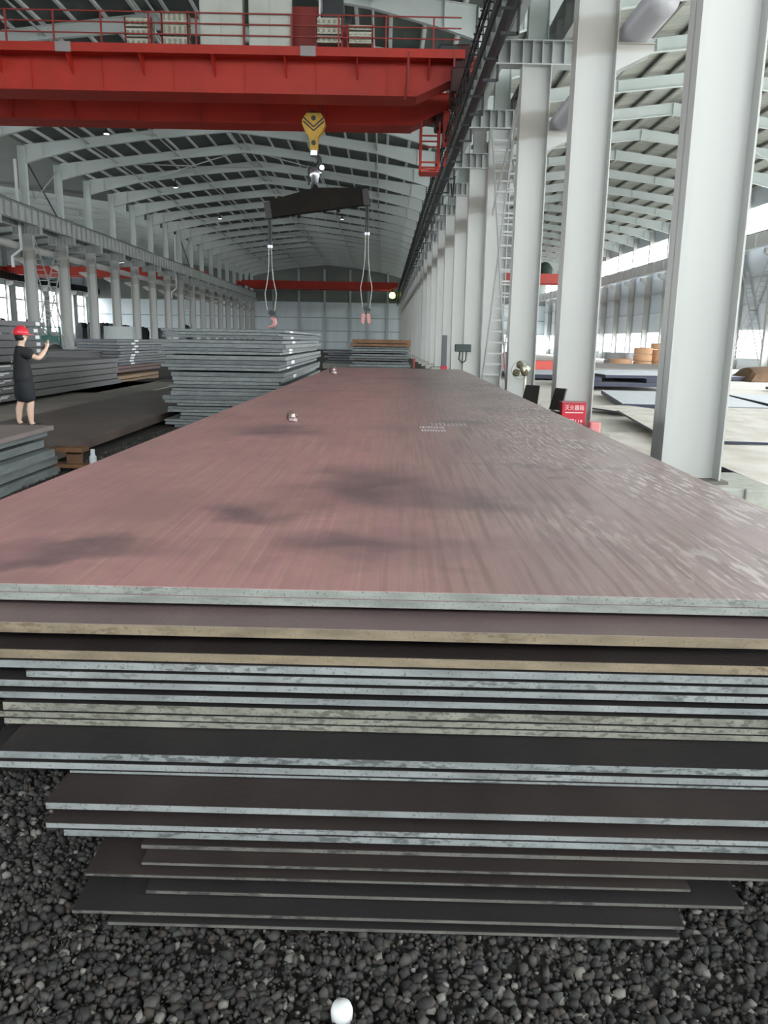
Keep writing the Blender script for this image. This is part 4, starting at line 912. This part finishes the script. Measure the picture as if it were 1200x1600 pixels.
try:
    text_mesh('灭火器箱', .105, (bx+.225, by-.004, bz+.755), root, og, 'lettering', LET, .35)
    text_mesh('火警119', .085, (bx+.215, by-.004, bz+.515), root, og, 'lettering', LET, .33)
except Exception as e: print('text', e)
MB().box(bx+.06, bx+.39, by-.0025, by-.0005, bz+.695, bz+.712).build('underline', LET, root, origin=og)
MB().box(bx+.06, bx+.38, by-.0025, by-.0005, bz+.485, bz+.496).build('underline', LET, root, origin=og)
tag(MB().box(3.74, 4.15, 14.25, 14.95, FZ, .1).build('concrete_block', CONC, bevel=.02, origin=(3.9, 14.6, FZ)), 'small concrete block under the faded red box by the second column', 'concrete block')
tag(MB().box(3.8, 4.0, 14.45, 14.65, .1, .31).build('red_bucket', mat('pink_red_plastic', (.70, .25, .25), .5), bevel=.03), 'faded red box standing right of the extinguisher box', 'box')
# pedestal fan
fx, fy = 3.58, 20.6
BRS = mat('brass_brown_metal', (.10, .085, .045), .5, .2)
root = empty('pedestal_fan', (fx+.08, fy, FZ), 'old yellowish pedestal fan in front of the third column', 'fan'); og = (fx+.08, fy, FZ)
MB().tube([(fx+.09, fy+.05, FZ+.03), (fx+.09, fy+.05, 1.02)], .035, 12).build('pole', mat('cream_fan_pole', (.62, .60, .50), .5), root, origin=og)
MB().lathe((fx+.09, fy+.05, FZ), [(.26, 0), (.26, .03), (.05, .07)], 24).build('base', DARK, root, origin=og)
MB().tube([(fx-.02, fy-.02, 1.02), (fx+.18, fy+.1, 1.06)], .075, 14).build('motor', mat('cream_fan_body', (.60, .58, .46), .5), root, origin=og)
hub = Vector((fx-.05, fy-.04, 1.02))
for a in (100, 215, 330):
    t = R(a); b = MB(); cx, cz = hub.x+.13*math.cos(t), hub.z+.13*math.sin(t)
    b.lathe((cx, hub.y, cz), [(.01, -.012), (.065, -.01), (.095, 0), (.065, .01), (.01, .012)], 14, axis='y'); b.bar(tuple(hub), (cx, hub.y, cz), .06, .02)
    b.build('blade', BRS, root, origin=og, smooth=True)
b = MB(); 
for rr in (.14, .235): b.tube([(hub.x+rr*math.cos(t), hub.y-.03, hub.z+rr*math.sin(t)) for t in [i*math.pi/14 for i in range(29)]], .005, 5)
b.build('guard_ring', BRS, root, origin=og)
# two black chairs
def chair(x, y, rz, label):
    root = empty('folding_chair', (x, y, FZ), label, 'chair', 'black chairs beside the long stack', rz=rz)
    MB().box(-.2, .2, -.2, .2, .62, .66).build('seat', BLK, root, bevel=.01)
    MB().quadbox([(-.18, .19, .68), (.18, .19, .68), (.18, .22, .68), (-.18, .22, .68), (-.16, .30, 1.08), (.16, .30, 1.08), (.16, .33, 1.08), (-.16, .33, 1.08)]).build('backrest', BLK, root)
    for sx in (-1, 1):
        for sy in (-1, 1): MB().bar((sx*.18, sy*.18, .0), (sx*.18, sy*.17, .62), .03).build('leg', DARK, root)
chair(2.80, 15.7, R(-40), 'black chair with raised back nearer the long stack, before the third column')
chair(3.08, 14.9, R(-65), 'black chair tilted beside the second column')
# post and hose reel farther down the row
tag(MB().box(2.42, 2.62, 33.0, 33.2, FZ, 1.95).box(2.40, 2.64, 32.98, 33.22, .5, .72, 1).build('dark_post', [mat('dark_grey_post', (.10, .11, .12), .5), REDB], origin=(2.5, 33, FZ)), 'tall dark grey post with a red foot beside the long stack far end', 'post')
root = empty('hose_reel', (3.35, 29.9, 1.2), 'dark box with a hanging hose on a far right column', 'hose box'); og = (3.35, 29.9, 1.2)
MB().box(2.95, 3.6, 32.9, 33.2, 1.3, 1.6).build('box', mat('dark_green_box', (.03, .05, .045), .5), root, origin=og, bevel=.02)
MB().tube([(3.15, 33, 1.3), (3.12, 33, 1.0), (3.25, 33, .85), (3.4, 33, .95), (3.42, 33, 1.3)], .03, 8).build('hose', BLK, root, origin=og)
tag(MB().box(1.7, 1.82, 45, 45.3, FZ, .75).build('red_hydrant', mat('brick_red_paint', (.30, .06, .05), .6), origin=(1.8, 45, FZ)), 'small brick-red post near the foot of the far right columns', 'post')
b = MB(); b.box(1.6, 2.3, 42, 43, FZ, .25).box(1.9, 2.8, 40, 41, FZ, .3); tag(b.build('concrete_footing', CONC, origin=(2, 42, FZ)), 'pale footing blocks along the far right columns', 'footing')
# lamps
GL = mat('green_lamp_glow', (.6, 1, .2), .5, emit=((.65, 1.0, .12), 12))
root = empty('signal_lamp', (1.45, 135.2, 8.8), 'glowing yellow-green signal lamp under the far red crane', 'lamp'); og = (1.45, 135.2, 8.8)
MB().lathe((1.45, 135.2, 8.45), [(.1, 0), (.42, .15), (.5, .6), (.3, .95), (.1, 1.0)], 14).build('bulb', GL, root, origin=og, smooth=True)
MB().lathe((1.45, 135.2, 9.45), [(.3, 0), (.12, .15), (.08, .62)], 12).build('holder', DARK, root, origin=og)
LB = mat('bay_lamp_glow', (1, 1, 1), .5, emit=((.9, .95, 1), 4))
for i, (x, y) in enumerate(((-17.8, 54.5), (-18.0, 72.5), (-17.8, 90.5), (-5.2, 66.5), (-4.6, 90.5))):
    z = 14.05+1.7*(1-abs(x+10.5)/14.2)-.62
    root = empty('bay_lamp', (x, y, z), 'small round bay lamp under the main roof, %s from the camera' % ORD[i], 'lamp', 'bay lamps under the main roof'); og = (x, y, z)
    MB().lathe((x, y, z), [(.2, 0), (.18, .08), (.06, .2), (.03, .95)], 14).build('lamp_shade', DARK, root, origin=og)
    MB().lathe((x, y, z-.03), [(.05, 0), (.17, .0), (.17, .02), (.05, .025)], 14).build('diffuser', LB, root, origin=og)

# ------------------------------------------------------------------ the person photographing
def skin(name, nodes, edges, root_id, m_, parent=None, sub=2):
    ids = list(nodes); ix = {k: i for i, k in enumerate(ids)}
    me = bpy.data.meshes.new(name); me.from_pydata([nodes[k][0] for k in ids], [(ix[a], ix[c]) for a, c in edges], [])
    o = bpy.data.objects.new(name, me); COL.objects.link(o)
    md = o.modifiers.new('skin', 'SKIN'); md.use_smooth_shade = True; md.branch_smoothing = .3
    sv = me.skin_vertices[0].data
    for k in ids:
        r_ = nodes[k][1]; sv[ix[k]].radius = r_ if isinstance(r_, tuple) else (r_, r_); sv[ix[k]].use_root = k == root_id
    s_ = o.modifiers.new('sub', 'SUBSURF'); s_.levels = sub; s_.render_levels = sub
    bpy.context.view_layer.update()
    nm = bpy.data.meshes.new_from_object(o.evaluated_get(bpy.context.evaluated_depsgraph_get()))
    o.modifiers.clear(); o.data = nm; nm.materials.clear(); nm.materials.append(m_)
    nm.polygons.foreach_set('use_smooth', [True]*len(nm.polygons))
    nm.polygons.foreach_set('material_index', [0]*len(nm.polygons))
    if parent: o.parent = parent
    return o
person = empty('person', (-6.38, 14.3, .06), 'person in a red helmet, black T-shirt and black shorts photographing with raised hands', 'person', rz=R(-66))
N = {'pel': ((0, 0, .93), (.11, .085)), 'sp': ((0, 0, 1.1), (.11, .085)), 'ch': ((0, 0, 1.27), (.14, .10)), 'nb': ((0, -.01, 1.41), (.07, .065)),
     'nk': ((0, .01, 1.47), .052), 'hd': ((0, .03, 1.545), (.066, .082)), 'hm': ((0, .03, 1.62), (.078, .096)), 'ht': ((0, .025, 1.685), (.065, .08)),
     'ns': ((0, .128, 1.585), .014), 'earL': ((-.083, .02, 1.59), .018), 'earR': ((.083, .02, 1.59), .018), 'chin': ((0, .085, 1.51), .035)}
E_ = [('pel', 'sp'), ('sp', 'ch'), ('ch', 'nb'), ('nb', 'nk'), ('nk', 'hd'), ('hd', 'hm'), ('hm', 'ht'), ('hm', 'ns'), ('hm', 'earL'), ('hm', 'earR'), ('hd', 'chin')]
for s, S in ((-1, 'L'), (1, 'R')):
    N.update({'sh'+S: ((s*.175, -.01, 1.37), .06), 'el'+S: ((s*.21, .27, 1.22), .05), 'fa'+S: ((s*.15, .34, 1.30), .046), 'wr'+S: ((s*.075, .41, 1.39), .030), 'pm'+S: ((s*.065, .435, 1.455), (.036, .026)),
              'hip'+S: ((s*.09, s*.02, .84), .085), 'th'+S: ((s*.105, s*.05+.01, .66), .082), 'kn'+S: ((s*.11, s*.08+.02, .47), .062), 'cf'+S: ((s*.115, s*.09-.015, .33), .066), 'an'+S: ((s*.12, s*.10-.02, .09), .042), 'ft'+S: ((s*.13, s*.10+.06, .04), .035), 'to'+S: ((s*.135, s*.10+.15, .03), .03)})
    E_ += [('ch', 'sh'+S), ('sh'+S, 'el'+S), ('el'+S, 'fa'+S), ('fa'+S, 'wr'+S), ('wr'+S, 'pm'+S), ('pel', 'hip'+S), ('hip'+S, 'th'+S), ('th'+S, 'kn'+S), ('kn'+S, 'cf'+S), ('cf'+S, 'an'+S), ('an'+S, 'ft'+S), ('ft'+S, 'to'+S)]
    for q, dy in enumerate((.0, .0, .0, .0)):
        N['f%d%s' % (q, S)] = ((s*(.06-.002*q), .445+.004*q, 1.515-.021*q+.02), .009); N['g%d%s' % (q, S)] = ((s*.035, .462, 1.53-.021*q+.01), .008); N['h%d%s' % (q, S)] = ((s*.012, .458-.002*q, 1.535-.021*q), .0075)
        E_ += [('pm'+S, 'f%d%s' % (q, S)), ('f%d%s' % (q, S), 'g%d%s' % (q, S)), ('g%d%s' % (q, S), 'h%d%s' % (q, S))]
    N['ta'+S] = ((s*.05, .41, 1.485), .011); N['tb'+S] = ((s*.028, .405, 1.515), .009); E_ += [('pm'+S, 'ta'+S), ('ta'+S, 'tb'+S)]
body = skin('body', N, E_, 'pel', SKIN, person)
shirtN = {'pel': ((0, 0, .74), (.20, .175)), 'p2': ((0, 0, .92), (.205, .18)), 'sp': ((0, 0, 1.1), (.195, .165)), 'ch': ((0, -.005, 1.27), (.195, .155)), 'nb': ((0, -.01, 1.42), (.10, .095)),
          'sL': ((-.18, -.01, 1.36), .10), 'sR': ((.18, -.01, 1.36), .10), 'eL': ((-.20, .20, 1.27), .105), 'eR': ((.20, .20, 1.27), .105)}
shirt = skin('t_shirt', shirtN, [('pel', 'p2'), ('p2', 'sp'), ('sp', 'ch'), ('ch', 'nb'), ('ch', 'sL'), ('ch', 'sR'), ('sL', 'eL'), ('sR', 'eR')], 'pel', CLOTH, person)
shortsN = {'w': ((0, 0, .95), (.17, .14)), 'c': ((0, 0, .82), (.18, .15)), 'lL': ((-.10, -.04, .66), (.135, .14)), 'lR': ((.10, .05, .66), (.135, .14)), 'bL': ((-.115, -.06, .42), (.13, .135)), 'bR': ((.115, .09, .42), (.13, .135))}
skin('shorts', shortsN, [('w', 'c'), ('c', 'lL'), ('c', 'lR'), ('lL', 'bL'), ('lR', 'bR')], 'w', mat('navy_black_cloth', (.010, .013, .018), .85), person)
for s in (-1, 1): skin('shoe', {'h': ((s*.12, s*.1-.04, .05), .048), 'm': ((s*.128, s*.1+.05, .045), .05), 't': ((s*.135, s*.1+.17, .035), .04)}, [('h', 'm'), ('m', 't')], 'h', BLK, person)
MB().lathe((0, .0, 1.585), [(.02, -.06), (.075, -.05), (.09, 0), (.088, .05)], 16).build('hair', mat('black_hair', (.01, .009, .008), .7), person, smooth=True)
b = MB(); prof = [(.118, 0), (.118, .03), (.112, .058), (.100, .085), (.083, .108), (.060, .126), (.034, .136), (.012, .140), (.002, .1405)]
b.lathe((0, .02, 1.635), prof, 26); b.v = [(x*.92, .02+(y-.02)*1.12, z) for x, y, z in b.v]
hm = b.build('helmet', HELM, person, smooth=True)
b = MB(); b.prism([(.125*math.cos(t), .03+(.15 if math.sin(t) < 0 else .20)*math.sin(t)) for t in [i*math.pi/14 for i in range(28)]], 1.628, 1.637, 'xy'); b.build('brim', HELM, hm)
MB().tube([(0, -.085+.02, 1.715), (0, -.03, 1.765), (0, .02, 1.778), (0, .07, 1.765), (0, .125, 1.715)], .014, 8).build('ridge', HELM, hm)
b = MB()
for (x, z, w_, h) in ((-.06, 1.25, .12, .02), (-.07, 1.20, .14, .02), (-.05, 1.14, .10, .03), (-.065, 1.08, .13, .02), (-.04, 1.02, .08, .03)): b.box(x-.03, x+w_-.03, -.17, -.158, z, z+h)
b.build('shirt_print', mat('pale_shirt_print', (.42, .42, .38), .7), shirt)
phone = MB().box(-.075, .075, .43, .44, 1.47, 1.545).build('phone', mat('dark_phone_case', (.25, .2, .15), .4), bevel=.004)
phone.location = person.location; phone.rotation_euler.z = R(-66); tag(phone, 'phone held up in both hands by the person in the red helmet', 'phone')
b = MB().lathe((-.08, .403, 1.385), [(.022, -.012), (.031, -.012), (.031, .012), (.022, .012)], 14); b.build('wristwatch', BLK, person)
